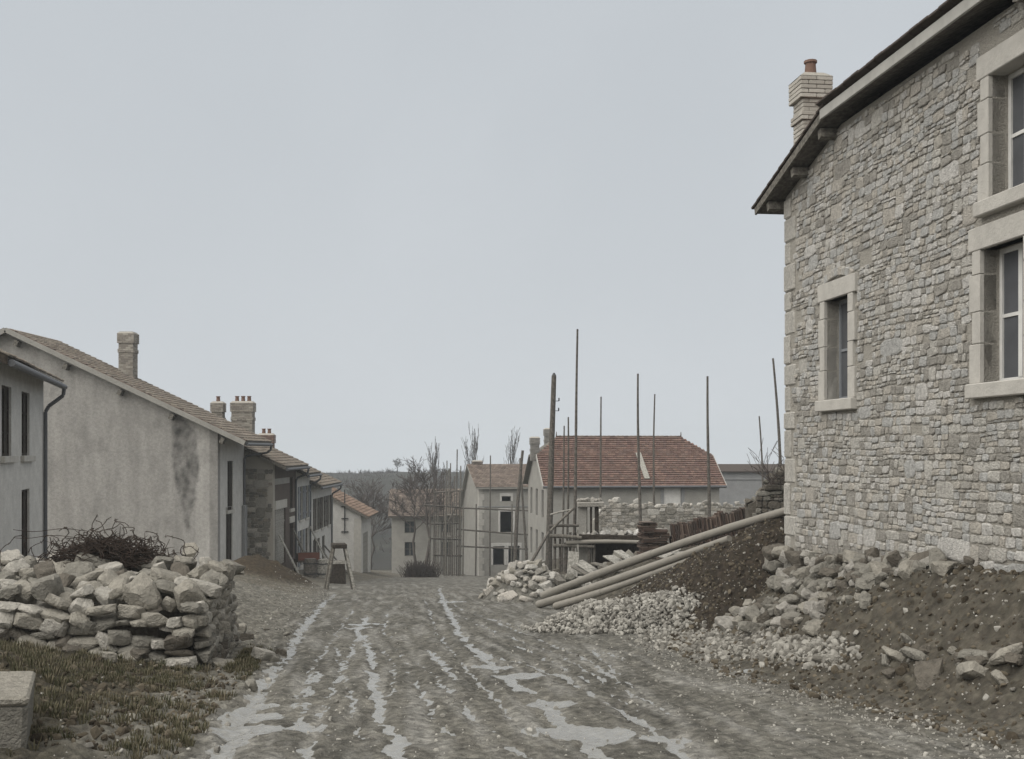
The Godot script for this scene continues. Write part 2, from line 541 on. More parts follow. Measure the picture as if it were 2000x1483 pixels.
# wall in the x-y plane of place, 0..w by 0..h, outer face at z = 0, with square openings [x0, y0, x1, y1]
func wall_mesh(mb: MB, place: Transform3D, w: float, h: float, holes: Array, t := 0.35) -> void:
	var xs := [0.0, w]; var ys := [0.0, h]
	for o in holes:
		xs.append(clampf(o[0], 0, w)); xs.append(clampf(o[2], 0, w)); ys.append(clampf(o[1], 0, h)); ys.append(clampf(o[3], 0, h))
	xs.sort(); ys.sort()
	for i in xs.size() - 1:
		for j in ys.size() - 1:
			var a: float = xs[i]; var b: float = xs[i + 1]; var c: float = ys[j]; var d: float = ys[j + 1]
			if b - a < 0.001 or d - c < 0.001: continue
			var m := Vector2((a + b) / 2, (c + d) / 2)
			var open := false
			for o in holes:
				if m.x > o[0] and m.x < o[2] and m.y > o[1] and m.y < o[3]: open = true
			if open: continue
			mb.quad(place * Vector3(a, c, 0), place * Vector3(a, d, 0), place * Vector3(b, d, 0), place * Vector3(b, c, 0))
			mb.quad(place * Vector3(a, c, -t), place * Vector3(b, c, -t), place * Vector3(b, d, -t), place * Vector3(a, d, -t))
	for o in holes + [[0.0, 0.0, w, h, 1]]:
		var f := func(x: float, y: float, z: float) -> Vector3: return place * Vector3(x, y, z)
		var a: float = o[0]; var b: float = o[2]; var c: float = o[1]; var d: float = o[3]
		mb.quad(f.call(a, c, 0), f.call(a, c, -t), f.call(a, d, -t), f.call(a, d, 0))
		mb.quad(f.call(b, c, 0), f.call(b, d, 0), f.call(b, d, -t), f.call(b, c, -t))
		mb.quad(f.call(a, d, 0), f.call(a, d, -t), f.call(b, d, -t), f.call(b, d, 0))
		mb.quad(f.call(a, c, 0), f.call(b, c, 0), f.call(b, c, -t), f.call(a, c, -t))

# casement in an opening whose lower left outer corner is at place
func window(parent: Node3D, place: Transform3D, w: float, h: float, deep: float, frame: Material, bars := 2, glass: Material = null) -> void:
	var f := MB.new()
	var k := 0.055
	f.block(Vector3(0, 0, -deep - 0.05), Vector3(k, h, -deep))
	f.block(Vector3(w - k, 0, -deep - 0.05), Vector3(w, h, -deep))
	f.block(Vector3(k, 0, -deep - 0.05), Vector3(w - k, k, -deep))
	f.block(Vector3(k, h - k, -deep - 0.05), Vector3(w - k, h, -deep))
	f.block(Vector3(w / 2 - 0.04, k, -deep - 0.045), Vector3(w / 2 + 0.04, h - k, -deep + 0.008))
	var o := obj(f, "window", frame, parent)
	o.transform = place
	for i in bars:
		var y := h * (i + 1.0) / (bars + 1.0)
		var g := MB.new()
		g.block(Vector3(k, y - 0.02, -deep - 0.04), Vector3(w / 2 - 0.04, y + 0.02, -deep - 0.008))
		g.block(Vector3(w / 2 + 0.04, y - 0.02, -deep - 0.04), Vector3(w - k, y + 0.02, -deep - 0.008))
		obj(g, "glazing_bar", frame, o)
	for s in 2:
		var p := MB.new()
		p.block(Vector3(k if s == 0 else w / 2 + 0.04, k, -deep - 0.03), Vector3(w / 2 - 0.04 if s == 0 else w - k, h - k, -deep - 0.024))
		obj(p, "pane", glass if glass else M.glass_dark, o)

func dress(parent: Node3D, place: Transform3D, lo: Vector3, hi: Vector3, called: String, m: Material, k := 0.012) -> void:
	var b := MB.new()
	b.cbox(place * Transform3D(Basis(), (lo + hi) * 0.5), hi - lo, k)
	obj(b, called, m, parent)

func shutter(parent: Node3D, place: Transform3D, w: float, h: float, m: Material) -> void:
	var b := MB.new()
	var n := maxi(3, int(w / 0.13))
	for i in n:
		b.block(Vector3(w * i / n + 0.005, 0, 0.01), Vector3(w * (i + 1) / n - 0.005, h, 0.045))
	b.block(Vector3(0, h * 0.15, 0.045), Vector3(w, h * 0.15 + 0.1, 0.07))
	b.block(Vector3(0, h * 0.8, 0.045), Vector3(w, h * 0.8 + 0.1, 0.07))
	var o := obj(b, "shutter", m, parent)
	o.transform = place

# clay tiles on a slope: origin at the eave's left end, u along the eave, v up the slope; span(t) gives the run of u at height t (0..1)
func tiles(parent: Node3D, origin: Vector3, u: Vector3, v: Vector3, length: float, rows: int, tile_w: float, span: Callable, tones: Array, seed_: int, edge_up := 0.040) -> void:
	var r := RandomNumberGenerator.new()
	r.seed = seed_
	var nrm := v.cross(u).normalized()
	if nrm.y < 0: nrm = -nrm
	var mb := MB.new()
	var step := length / rows
	for i in rows:
		var t := (i + 0.5) / rows
		var s: Vector2 = span.call(t)
		var x := s.x - (0.5 * tile_w if i % 2 == 1 else 0.0)
		while x < s.y:
			var a := maxf(x, s.x) + 0.004; var b := minf(x + tile_w, s.y) - 0.004
			if b - a > 0.03:
				mb.col = tones[r.randi() % tones.size()] * r.randf_range(0.78, 1.18)
				var lift := edge_up + r.randf_range(0.0, 0.014)
				var low := i * step - 0.02
				var p0 := origin + u * a + v * low + nrm * lift
				var p1 := origin + u * b + v * low + nrm * lift
				var p2 := origin + u * b + v * (low + step * 1.05) + nrm * 0.008
				var p3 := origin + u * a + v * (low + step * 1.05) + nrm * 0.008
				var k := nrm * (edge_up - 0.004)
				mb.quad(p0, p3, p2, p1)
				mb.quad(p0 - k, p0, p1, p1 - k)
				mb.tri(p0 - k, p3, p0)
				mb.tri(p1, p2, p1 - k)
				# raised rib along one side of the tile
				var c0 := p0 + (p1 - p0) * 0.82; var c1 := p3 + (p2 - p3) * 0.82
				var rr := nrm * 0.022
				mb.tri(c0, p1 + rr, p1); mb.quad(c0, c1, p2 + rr, p1 + rr)
			x += tile_w
	kind(obj(mb, "roof_tiles", M.tile_tinted, parent), "stuff")

# sloping roof plate: four corners (eave left, eave right, top right, top left), thickness below
func plate(mb: MB, a: Vector3, b: Vector3, c: Vector3, d: Vector3, t: float) -> void:
	var k := Vector3(0, -t, 0)
	mb.hexa([a + k, b + k, c + k, d + k, a, b, c, d])

# chimney of laid bricks, base at the middle of the foot; parts when big in the picture, else one mesh
func chimney(parent: Node3D, foot: Vector3, w: float, d: float, h: float, pots: int, course: float, as_parts: bool, tones: Array, seed_: int, bands := true, cap_over := 0.05) -> void:
	var r := RandomNumberGenerator.new()
	r.seed = seed_
	var core := MB.new()
	core.block(foot + Vector3(-w / 2 + 0.012, 0, -d / 2 + 0.012), foot + Vector3(w / 2 - 0.012, h - 0.01, d / 2 - 0.012))
	var stack := obj(core, "chimney", M.mortar, parent)
	var rows := int(h / course)
	var all := MB.new()
	var shared := {}
	for i in rows:
		var y := foot.y + i * course
		var out := 0.0
		if bands:
			if i >= rows - 5: out = cap_over
			if i == rows - 9 or i == rows - 10: out = cap_over * 0.6
		for side in 4:
			var len := (w if side % 2 == 0 else d) + 2 * out
			var other := (d if side % 2 == 0 else w) + 2 * out
			var n := maxi(1, roundi(len / 0.235))
			var bl := len / n
			var ang := side * PI / 2
			var start := -len / 2 - (bl / 2 if (i + side) % 2 == 1 else 0.0)
			for j in n + 1:
				var a := maxf(start + j * bl, -len / 2); var b := minf(start + (j + 1) * bl, len / 2)
				if b - a < 0.05: continue
				var tone: int = r.randi() % tones.size()
				var jut := r.randf_range(0.0, 0.006)
				var c := foot + Basis(Vector3.UP, ang) * Vector3((a + b) / 2, 0, other / 2 - 0.055 + jut)
				c.y = y + course / 2
				var x := Transform3D(Basis(Vector3.UP, ang), c)
				var s := Vector3(b - a - 0.010, course - 0.010, 0.11)
				if as_parts:
					var key := "%d_%d_%d" % [tone, roundi(s.x * 200), roundi(s.y * 200)]
					if not shared.has(key):
						var bm := MB.new()
						bm.cbox(Transform3D(), s, 0.006)
						shared[key] = bm.mesh(M[["brick_pale", "brick_pale_dull"][tone % 2]])
					inst(shared[key], "brick", stack, x)
				else:
					all.col = tones[tone] * r.randf_range(0.85, 1.12)
					all.box(x, s)
	if not as_parts: kind(obj(all, "brickwork", M.brick_tinted, stack), "stuff")
	var cap := MB.new()
	var yy := foot.y + rows * course
	var o := cap_over + 0.005
	cap.hexa([foot + Vector3(-w / 2 - o, 0, d / 2 + o), foot + Vector3(w / 2 + o, 0, d / 2 + o), foot + Vector3(w / 2 + o, 0, -d / 2 - o), foot + Vector3(-w / 2 - o, 0, -d / 2 - o),
		foot + Vector3(-w / 2 + 0.05, 0.09, d / 2 - 0.05), foot + Vector3(w / 2 - 0.05, 0.09, d / 2 - 0.05), foot + Vector3(w / 2 - 0.05, 0.09, -d / 2 + 0.05), foot + Vector3(-w / 2 + 0.05, 0.09, -d / 2 + 0.05)].map(func(p): return p + Vector3(0, yy - foot.y, 0)))
	obj(cap, "cap", M.mortar, stack)
	for i in pots:
		var p := MB.new()
		var q := foot + Vector3((i - (pots - 1) / 2.0) * 0.29, yy - foot.y + 0.06, 0)
		p.tube(q, q + Vector3(0, 0.24, 0), 0.105, 0.085, 10)
		p.tube(q + Vector3(0, 0.24, 0), q + Vector3(0, 0.28, 0), 0.11, 0.11, 10)
		obj(p, "chimney_pot", M.pot, stack)

# pole with a slight sway and taper
func pole_mesh(a: Vector3, b: Vector3, r0: float, r1: float, seed_: int, sway := 0.016, sides := 8) -> MB:
	var mb := MB.new()
	var r := RandomNumberGenerator.new()
	r.seed = seed_
	var n := 8
	var side := (b - a).cross(Vector3(0.3, 0.2, 1)).normalized()
	var side2 := (b - a).cross(side).normalized()
	var len := a.distance_to(b)
	var ph := r.randf() * TAU; var am := r.randf_range(0.4, 1.0)
	var pts := []
	for i in n + 1:
		var t := float(i) / n
		pts.append(a.lerp(b, t) + side * sin(t * PI + ph * 0.0) * len * sway * am * cos(ph) + side2 * sin(t * TAU) * len * sway * 0.4 * sin(ph))
	for i in n:
		mb.tube(pts[i], pts[i + 1], lerpf(r0, r1, float(i) / n) * (1.0 + r.randf_range(-0.07, 0.07)), lerpf(r0, r1, (i + 1.0) / n), sides, i == 0 or i == n - 1)
	return mb

func pole(called: String, a: Vector3, b: Vector3, r0: float, r1: float, m: Material, label: String, category: String, group := "", seed_ := 1) -> MeshInstance3D:
	var o := obj(pole_mesh(Vector3.ZERO, b - a, r0, r1, seed_), called, m)
	o.position = a
	tag(o, label, category, group)
	return o

var min_r := 0.004
func branch(mb: MB, p: Vector3, d: Vector3, len: float, rad: float, level: int, r: RandomNumberGenerator, spread: float, up: float) -> void:
	var q := p
	var dir := d
	var seg := 3
	for i in seg:
		var nx := q + dir * len / seg
		mb.tube(q, nx, maxf(rad * (1.0 - 0.22 * i), min_r), maxf(rad * (1.0 - 0.22 * (i + 1)), min_r), 4 if level > 1 else 6, false)
		if level < 5:
			var kids := 1 + (r.randi() % 2)
			for k in kids:
				var nd := (dir + Vector3(r.randfn(), r.randfn() * 0.5, r.randfn()) * spread + Vector3(0, up, 0)).normalized()
				if level >= 4 and r.randf() < 0.35: continue
				branch(mb, nx, nd, len * r.randf_range(0.5, 0.72), rad * (1.0 - 0.22 * (i + 1)) * 0.62, level + 1, r, spread, up)
		q = nx
		dir = (dir + Vector3(r.randfn(), r.randfn() * 0.4, r.randfn()) * 0.16 + Vector3(0, up * 0.3, 0)).normalized()

func tree(called: String, foot: Vector3, height: float, spread: float, up: float, trunk_r: float, label: String, group: String, seed_: int, start := 2, bare_share := 0.3) -> void:
	var t := thing(called, label, "tree", Transform3D(Basis(), foot), group)
	var r := RandomNumberGenerator.new()
	r.seed = seed_
	var tr := MB.new(); var cr := MB.new()
	var q := Vector3(0, -0.3, 0)
	var n := 7
	for i in n:
		var nx := q + Vector3(r.randfn() * 0.015 * height, height * 0.8 / n, r.randfn() * 0.015 * height)
		tr.tube(q, nx, trunk_r * (1.0 - 0.12 * i), trunk_r * (1.0 - 0.12 * (i + 1)), 7, i == 0)
		if i >= n * bare_share:
			for k in 3:
				var a := r.randf() * TAU
				branch(cr, nx, Vector3(cos(a) * spread, 0.5 + up, sin(a) * spread).normalized(), height * 0.26 * (1.15 - 0.09 * i), trunk_r * (1.0 - 0.12 * i) * 0.5, start, r, spread * 0.6, up * 0.35)
		q = nx
	obj(tr, "trunk", M.bark, t)
	obj(cr, "crown", M.twig, t)

# ------------------------------------------------------------------ the scene
func _ready() -> void:
	rng.seed = 7
	setup_camera_and_light()
	for a in [[n_mud, 3, 0.42, 4], [n_clod, 5, 0.55, 3], [n_big, 9, 0.12, 3], [n_edge, 21, 0.06, 3]]:
		a[0].seed = a[1]; a[0].frequency = a[2]; a[0].fractal_octaves = a[3]
		a[0].noise_type = FastNoiseLite.TYPE_SIMPLEX_SMOOTH
	make_materials()
	for i in 14: chips.append(face_stone(100 + i))
	for i in 12: rocks.append(rock(200 + i, 2, [0.62, 0.8, 0.7, 0.95][i % 4], 5 + i % 4, 0.05))
	draw_tracks()
	build_ground()
	stone_house()
	left_houses()
	far_houses()
	ruins_and_site()
	stone_stack()
	rubble()
	poles()
	small_things()
	vegetation()

func setup_camera_and_light() -> void:
	var cam := Camera3D.new()
	cam.name = "camera"
	add_child(cam)
	cam.position = Vector3(0, EYE, 0)
	cam.projection = Camera3D.PROJECTION_FRUSTUM
	cam.keep_aspect = Camera3D.KEEP_HEIGHT
	cam.near = 0.1
	cam.far = 4000.0
	cam.size = 0.1 * 1483.0 / F
	cam.frustum_offset = Vector2((1000.0 - CX) / F, (CY - 741.5) / F) * 0.1
	cam.current = true
	var env := Environment.new()
	env.background_mode = Environment.BG_SKY
	var sky := ProceduralSkyMaterial.new()
	sky.sky_top_color = Color(0.566, 0.584, 0.603)
	sky.sky_horizon_color = Color(0.614, 0.629, 0.642)
	sky.sky_curve = 0.22
	sky.ground_bottom_color = Color(0.628, 0.643, 0.655)
	sky.ground_horizon_color = Color(0.628, 0.643, 0.655)
	sky.ground_curve = 0.5
	sky.sun_angle_max = 1.0
	var cover := noise_tex(0.012, 5, 0.0, 0.17, 77, FastNoiseLite.TYPE_SIMPLEX_SMOOTH, 1024, 0.5, 30.0, 0.5)
	cover.height = 512
	sky.sky_cover = cover
	env.sky = Sky.new()
	env.sky.sky_material = sky
	env.tonemap_mode = Environment.TONE_MAPPER_LINEAR
	env.tonemap_exposure = 1.8
	env.fog_enabled = true
	env.fog_density = 0.0008
	env.fog_light_color = Color(0.74, 0.77, 0.79)
	env.sdfgi_enabled = true
	env.ssao_enabled = true
	env.ssil_enabled = true
	var we := WorldEnvironment.new()
	we.name = "world_environment"
	we.environment = env
	add_child(we)
	var sun := DirectionalLight3D.new()
	sun.name = "overcast_sun"
	sun.light_energy = 0.5
	sun.light_angular_distance = 80.0
	sun.light_color = Color(1.0, 0.985, 0.96)
	sun.shadow_enabled = true
	add_child(sun)
	sun.look_at_from_position(Vector3(-4.2, 7, 3.2), Vector3.ZERO)

func draw_tracks() -> void:
	wet.resize(GW * GH)
	track([[655, 1160], [630, 1180], [600, 1215], [580, 1245], [568, 1268], [530, 1310], [505, 1355], [470, 1400], [455, 1443]], 0.150, 1.0, 2.0)
	track([[625, 1310], [610, 1330], [595, 1380], [605, 1443]], 0.088, 0.85, 2.0)
	track([[715, 1200], [705, 1222], [695, 1250], [680, 1285], [655, 1330], [635, 1385], [630, 1440]], 0.082, 0.8)
	track([[715, 1205], [700, 1230], [715, 1255], [725, 1290], [730, 1340], [745, 1390], [770, 1443]], 0.109, 0.95, 2.0)
	track([[740, 1265], [765, 1290], [770, 1330], [760, 1360]], 0.068, 0.7)
	track([[858, 1148], [868, 1180], [900, 1240], [940, 1280], [970, 1305], [1000, 1330], [1040, 1352], [1085, 1390], [1140, 1440]], 0.136, 0.95, 2.0)
	track([[865, 1165], [900, 1190], [960, 1210], [1050, 1245], [1150, 1290], [1215, 1335]], 0.082, 0.75)
	track([[920, 1270], [1000, 1290], [1100, 1320], [1180, 1370], [1240, 1395], [1300, 1440]], 0.095, 0.9, 2.0)
	track([[1120, 1255], [1155, 1270], [1200, 1310], [1245, 1345]], 0.068, 0.7)
	track([[805, 1290], [840, 1310], [870, 1345], [930, 1400], [985, 1440]], 0.082, 0.65, 1.0)
	track([[830, 1265], [870, 1305], [890, 1330]], 0.109, 0.6)
	track([[950, 1205], [1010, 1222], [1100, 1245], [1230, 1290]], 0.061, 0.6)
	for q in [[[890, 1200], [985, 1240], [1085, 1275], [1190, 1335], [1330, 1400]], [[760, 1180], [750, 1230], [790, 1290], [835, 1370], [880, 1440]], [[690, 1190], [650, 1250], [610, 1300], [570, 1390]], [[830, 1170], [850, 1230], [905, 1300], [975, 1370], [1040, 1440]], [[1010, 1260], [1090, 1300], [1190, 1350], [1290, 1420]], [[655, 1260], [665, 1310], [690, 1370], [700, 1440]]]:
		track(q, 0.06, 0.75)
	for p in [[1160, 1432, 0.5], [1110, 1425, 0.4], [490, 1400, 0.42], [470, 1425, 0.45], [715, 1218, 0.5], [700, 1225, 0.4], [1010, 1318, 0.45], [960, 1300, 0.4], [600, 1420, 0.25], [1075, 1372, 0.35], [1450, 1310, 0.22], [1300, 1440, 0.3], [880, 1175, 0.6], [505, 1378, 0.3]]:
		stamp(on_road(p[0], p[1]), p[2], 0.95)

func lines(parts: Array) -> PackedFloat32Array:
	var out := PackedFloat32Array()
	for i in parts.size() - 1:
		var a: float = parts[i][0]; var b: float = parts[i + 1][0]; var s: float = parts[i][1]
		var n := maxi(1, int((b - a) / s))
		for k in n: out.push_back(a + (b - a) * k / n)
	out.push_back(parts[-1][0])
	return out

func build_ground() -> void:
	var xs := lines([[-400, 40], [-150, 12], [-40, 2.5], [-16, 0.35], [-8, 0.09], [-5, 0.05], [5, 0.05], [8, 0.10], [12, 0.4], [30, 3.0], [120, 20], [400, 1]])
	var zs := lines([[-60, 10], [-8, 2], [5, 0.25], [8, 0.045], [16, 0.07], [26, 0.12], [40, 0.25], [60, 1.0], [120, 4.0], [400, 25], [450, 1]])
	var nx := xs.size(); var nz := zs.size()
	var v := PackedVector3Array(); v.resize(nx * nz)
	var c := PackedColorArray(); c.resize(nx * nz)
	var w := PackedFloat32Array(); w.resize(nx * nz)
	for j in nz:
		var z := zs[j]
		for i in nx:
			var x := xs[i]
			var k := j * nx + i
			v[k] = Vector3(x, ground(x, z), -z)
			w[k] = wet_at(x, z) if z < 50.0 else 0.0
			c[k] = earth_color(x, z)
	var n := PackedVector3Array(); n.resize(nx * nz)
	for j in nz:
		for i in nx:
			var l := v[j * nx + maxi(i - 1, 0)]; var r := v[j * nx + mini(i + 1, nx - 1)]
			var a := v[maxi(j - 1, 0) * nx + i]; var b := v[mini(j + 1, nz - 1) * nx + i]
			n[j * nx + i] = (r - l).cross(b - a).normalized()
	var ix := PackedInt32Array()
	var wi := PackedInt32Array()
	for j in nz - 1:
		for i in nx - 1:
			var k := j * nx + i
			ix.append_array([k, k + nx, k + nx + 1, k, k + nx + 1, k + 1])
			if zs[j] < 50.0 and maxf(maxf(w[k], w[k + 1]), maxf(w[k + nx], w[k + nx + 1])) > 0.18:
				wi.append_array([k, k + nx, k + nx + 1, k, k + nx + 1, k + 1])
	sheet("ground", v, n, c, ix, M.earth)
	# the film of pale slurry lying in ruts and gutter: rises out of the mud where it is deep enough
	var wv := PackedVector3Array(); var wn := PackedVector3Array(); var wc := PackedColorArray(); var again := {}
	var wx := PackedInt32Array()
	for k in wi:
		if not again.has(k):
			again[k] = wv.size()
			var p := v[k]
			var nz2 := n_edge.get_noise_2d(p.x * 90.0, p.z * 50.0) * 0.20 + n_edge.get_noise_2d(p.x * 25.0 + 9.0, p.z * 6.0) * 0.18
			wv.push_back(p + Vector3(0, clampf((w[k] - 0.44 + nz2) * 0.03, -0.03, 0.006), 0))
			wn.push_back((n[k] + Vector3.UP * 1.5).normalized()); wc.push_back(Color(1, 1, 1))
		wx.push_back(again[k])
	sheet("wet_mud", wv, wn, wc, wx, M.wet_mud)

func sheet(called: String, v: PackedVector3Array, n: PackedVector3Array, c: PackedColorArray, ix: PackedInt32Array, m: Material) -> void:
	var a := []
	a.resize(Mesh.ARRAY_MAX)
	a[Mesh.ARRAY_VERTEX] = v; a[Mesh.ARRAY_NORMAL] = n; a[Mesh.ARRAY_COLOR] = c; a[Mesh.ARRAY_INDEX] = ix
	var am := ArrayMesh.new()
	am.add_surface_from_arrays(Mesh.PRIMITIVE_TRIANGLES, a)
	am.surface_set_material(0, m)
	kind(inst(am, called), "structure")

func earth_color(x: float, z: float) -> Color:
	var mud := Color(0.245, 0.235, 0.205)
	if z > 110.0:
		var f := n_big.get_noise_2d(x * 0.5, z * 0.9) * 0.5 + 0.5
		return Color(0.082, 0.075, 0.074).lerp(Color(0.09, 0.092, 0.065), f) * (0.85 + 0.5 * n_mud.get_noise_2d(x * 0.4, z * 0.3))
	var b := n_big.get_noise_2d(x * 3.0, z * 2.0)
	var f2 := n_clod.get_noise_2d((x + 0.11 * z) * 14.0, z * 3.0)
	var col := mud * (1.0 + 0.35 * b + 0.55 * f2)
	var chalk := Color(0.46, 0.45, 0.415)
	col = col.lerp(chalk, 0.75 * sst(-0.05, 0.45, n_mud.get_noise_2d((x + 0.11 * z) * 7.0 + 40.0, z * 0.7)))
	var gx := gutter_x(z)
	if x < gx:
		var t := sst(0.0, 1.0, gx - x)
		var verge := Color(0.32, 0.305, 0.262) * (1.0 + 0.6 * f2)
		if z < 15.5:   # turf and leaf litter before the stacked stones
			var g := sst(0.5, 1.6, gx - x + 0.8 * b)
			verge = verge.lerp(Color(0.105, 0.094, 0.068) * (1.0 + 0.5 * f2), g)
		elif z > 36.0:
			verge = verge.lerp(Color(0.22, 0.195, 0.15), 0.5 + 0.5 * b)
		col = col.lerp(verge, t)
	var e := edge(z)
	if x > e - 0.6:
		var t2 := sst(-0.6, 0.5, x - e + 0.6 * b)
		col = col.lerp(Color(0.155, 0.140, 0.112) * (1.0 + 0.5 * f2), t2)
	if z > 17.0 and z < 34.0 and x > 1.0:
		var d := Vector2(x - 6.0, z - 23.5).length()
		col = col.lerp(Color(0.068, 0.055, 0.041) * (1.0 + 0.5 * f2), 1.0 - sst(3.7, 4.5, d + 0.5 * b))
	if z > 39.5 and z < 46.5 and x < -6.5:
		var d2 := Vector2(x + 9.2, (z - 43.0) * 0.8).length()
		col = col.lerp(Color(0.11, 0.088, 0.062), 1.0 - sst(1.6, 2.2, d2))
	return col

# solid from a convex ring of top points (counter-clockwise seen from above) and a thickness straight down
func pslab(mb: MB, p: Array, t: float) -> void:
	var k := Vector3(0, -t, 0)
	for i in range(1, p.size() - 1):
		mb.tri(p[0], p[i + 1], p[i])
		mb.tri(p[0] + k, p[i] + k, p[i + 1] + k)
	for i in p.size():
		var j := (i + 1) % p.size()
		mb.quad(p[j] + k, p[i] + k, p[i], p[j])

# ---- the tall stone house at the right of the street
func stone_house() -> void:
	var d := Vector3(0.1162, 0, 0.9932)
	var nn := Vector3(-0.9932, 0, 0.1162)
	var h := thing("stone_house", "tall house of rough pale limestone with half-hipped roof and brick chimney", "house", Transform3D(Basis(d, Vector3.UP, nn), Vector3(4.78, 0, -19.2)))
	var wide := 9.5
	var wins := [[1.77, 2.37, 2.64, 3.91], [6.28, 2.37, 7.15, 3.91], [6.46, 4.45, 7.20, 5.86]]
	var y0 := -1.6
	var holes := []
	for o in wins: holes.append([o[0], o[1] - y0, o[2], o[3] - y0])
	var wm := MB.new()
	wall_mesh(wm, Transform3D(Basis(), Vector3(0, y0, 0)), wide, 5.90 - y0, holes, 0.5)
	wm.slab(Transform3D(), PackedVector2Array([Vector2(0, 5.90), Vector2(wide, 5.90), Vector2(wide - 2.30, 6.50), Vector2(2.30, 6.50)]), 0.5)
	wall_mesh(wm, Transform3D(Basis(Vector3(0, 0, 1), Vector3.UP, Vector3(-1, 0, 0)), Vector3(0.0, y0, -10.5)), 9.99, 5.90 - y0, [], 0.4)
	wall_mesh(wm, Transform3D(Basis(Vector3(0, 0, -1), Vector3.UP, Vector3(1, 0, 0)), Vector3(wide, y0, -0.51)), 9.99, 5.90 - y0, [], 0.4)
	wall_mesh(wm, Transform3D(Basis(Vector3(-1, 0, 0), Vector3.UP, Vector3(0, 0, -1)), Vector3(wide - 0.41, y0, -10.5)), wide - 0.82, 5.90 - y0, [], 0.4)
	var w := obj(wm, "wall", M.mortar, h)
	var heights := [0.46, 0.38, 0.52, 0.40, 0.34, 0.55, 0.42, 0.48, 0.30, 0.44, 0.36, 0.50, 0.40, 0.33, 0.46, 0.38, 0.40, 0.34]
	var gaps := [Vector2(2.98, 4.27), Vector2(5.0, 3.06), Vector2(4.55, 1.93), Vector2(3.1, 2.9), Vector2(5.5, 2.75), Vector2(6.02, 5.2)]
	var keep := func(a: float, b: float, c: float, e: float) -> bool:
		if a < 0.0 or b > wide: return false
		var top := minf(5.86 + 0.276 * a, 6.46)
		if e > top: return false
		for o in wins:
			if b > o[0] - 0.20 and a < o[2] + 0.20 and e > o[1] - 0.19 and c < o[3] + 0.30: return false
		var yq := y0
		for q in heights.size():
			if e > yq and c < yq + heights[q] and a < (0.45 if q % 2 == 0 else 0.25): return false
			yq += heights[q]
		for g in gaps:
			if a < g.x and b > g.x and c < g.y and e > g.y: return false
		return true
	var rows := func(y: float) -> float: return 0.13 if y < 1.35 else 0.096
	lay_stones(w, Transform3D(), 9.5, -1.2, 6.5, rows, Vector2(0.11, 0.30), Vector2(0.010, 0.034), keep, 300,
		["limestone", "limestone_warm", "limestone_cool", "limestone_pale", "limestone_dull"], [Color(0.68, 0.66, 0.61), Color(0.64, 0.605, 0.545), Color(0.62, 0.62, 0.60), Color(0.74, 0.725, 0.69), Color(0.46, 0.44, 0.40)], 31)
	# corner stones
	var q := 0
	var y := y0
	for hh in heights:
		var l := 0.46 if q % 2 == 0 else 0.26
		dress(w, Transform3D(), Vector3(-0.012, y + 0.006, -0.36 if q % 2 == 0 else -0.62), Vector3(l - 0.015 + 0.03 * sin(q * 2.0), y + hh - 0.006, 0.020 + 0.008 * (q % 3)), "corner_stone", M.limestone, 0.022)
		y += hh; q += 1
	# window surrounds and windows
	for i in wins.size():
		var o: Array = wins[i]
		var hgt: float = o[3] - o[1]
		var st := 0.055
		for s in 2:
			var x: float = o[0] - 0.17 if s == 0 else o[2]
			var yy: float = o[1]
			var blocks := [0.30, 0.24, 0.28, 0.18]
			for b in 4:
				var bh: float = hgt * blocks[b]
				var ext := 0.0 if b % 2 == 1 else 0.06
				dress(w, Transform3D(), Vector3(x - (ext if s == 0 else 0.0), yy + 0.003, -0.16), Vector3(x + 0.17 + (ext if s == 1 else 0.0), yy + bh - 0.003, st), "jamb_stone", M.dressed_stone, 0.008)
				yy += bh
		dress(w, Transform3D(), Vector3(o[0] - 0.25, o[3], -0.16), Vector3(o[2] + 0.25, o[3] + 0.27, st + 0.004), "lintel", M.dressed_stone, 0.01)
		dress(w, Transform3D(), Vector3(o[0] - 0.23, o[1] - 0.17, -0.16), Vector3(o[2] + 0.23, o[1], st + 0.06), "sill", M.dressed_stone, 0.012)
		window(h, Transform3D(Basis(), Vector3(o[0], o[1], 0)), o[2] - o[0], hgt, 0.19, M.paint_grey if i == 0 else M.paint_white, 1, M.glass_grey)
		# relieving arch of thin stones over the lintel
		if i == 0:
			for k in 9:
				var t := (k - 4) / 4.0
				var am := MB.new()
				am.cbox(Transform3D(Basis(Vector3(0, 0, 1), -t * 0.42), Vector3((o[0] + o[2]) / 2 + t * 0.52, o[3] + 0.385 - 0.10 * t * t, 0.02)), Vector3(0.115, 0.13, 0.07), 0.012)
				obj(am, "arch_stone", M[["limestone", "limestone_cool", "limestone_warm"][k % 3]], w)
	# roof
	var bz := -10.9
	var rf := MB.new()
	var A := func(s: float, z: float) -> Vector3: return Vector3(s, 5.75 + 0.276 * (s + 0.6) + 0.13, z)
	var B := func(s: float, z: float) -> Vector3: return Vector3(9.5 - s, 5.75 + 0.276 * (s + 0.6) + 0.13, z)
	pslab(rf, [A.call(-0.6, 0.30), A.call(2.33, 0.30), A.call(4.75, -1.7), A.call(4.75, bz), A.call(-0.6, bz)], 0.13)
	pslab(rf, [B.call(-0.6, bz), B.call(4.75, bz), B.call(4.75, -1.7), B.call(2.33, 0.30), B.call(-0.6, 0.30)], 0.13)
	pslab(rf, [A.call(2.33, 0.30), B.call(2.33, 0.30), A.call(4.75, -1.7)], 0.13)
	var roof := obj(rf, "roof", M.wood_pole, h)
	var fm := MB.new()
	fm.cbox(Transform3D(Basis(), Vector3(4.75, 6.63, 0.322)), Vector3(4.9, 0.15, 0.04), 0.006)
	obj(fm, "fascia_board", M.paint_weathered, roof)
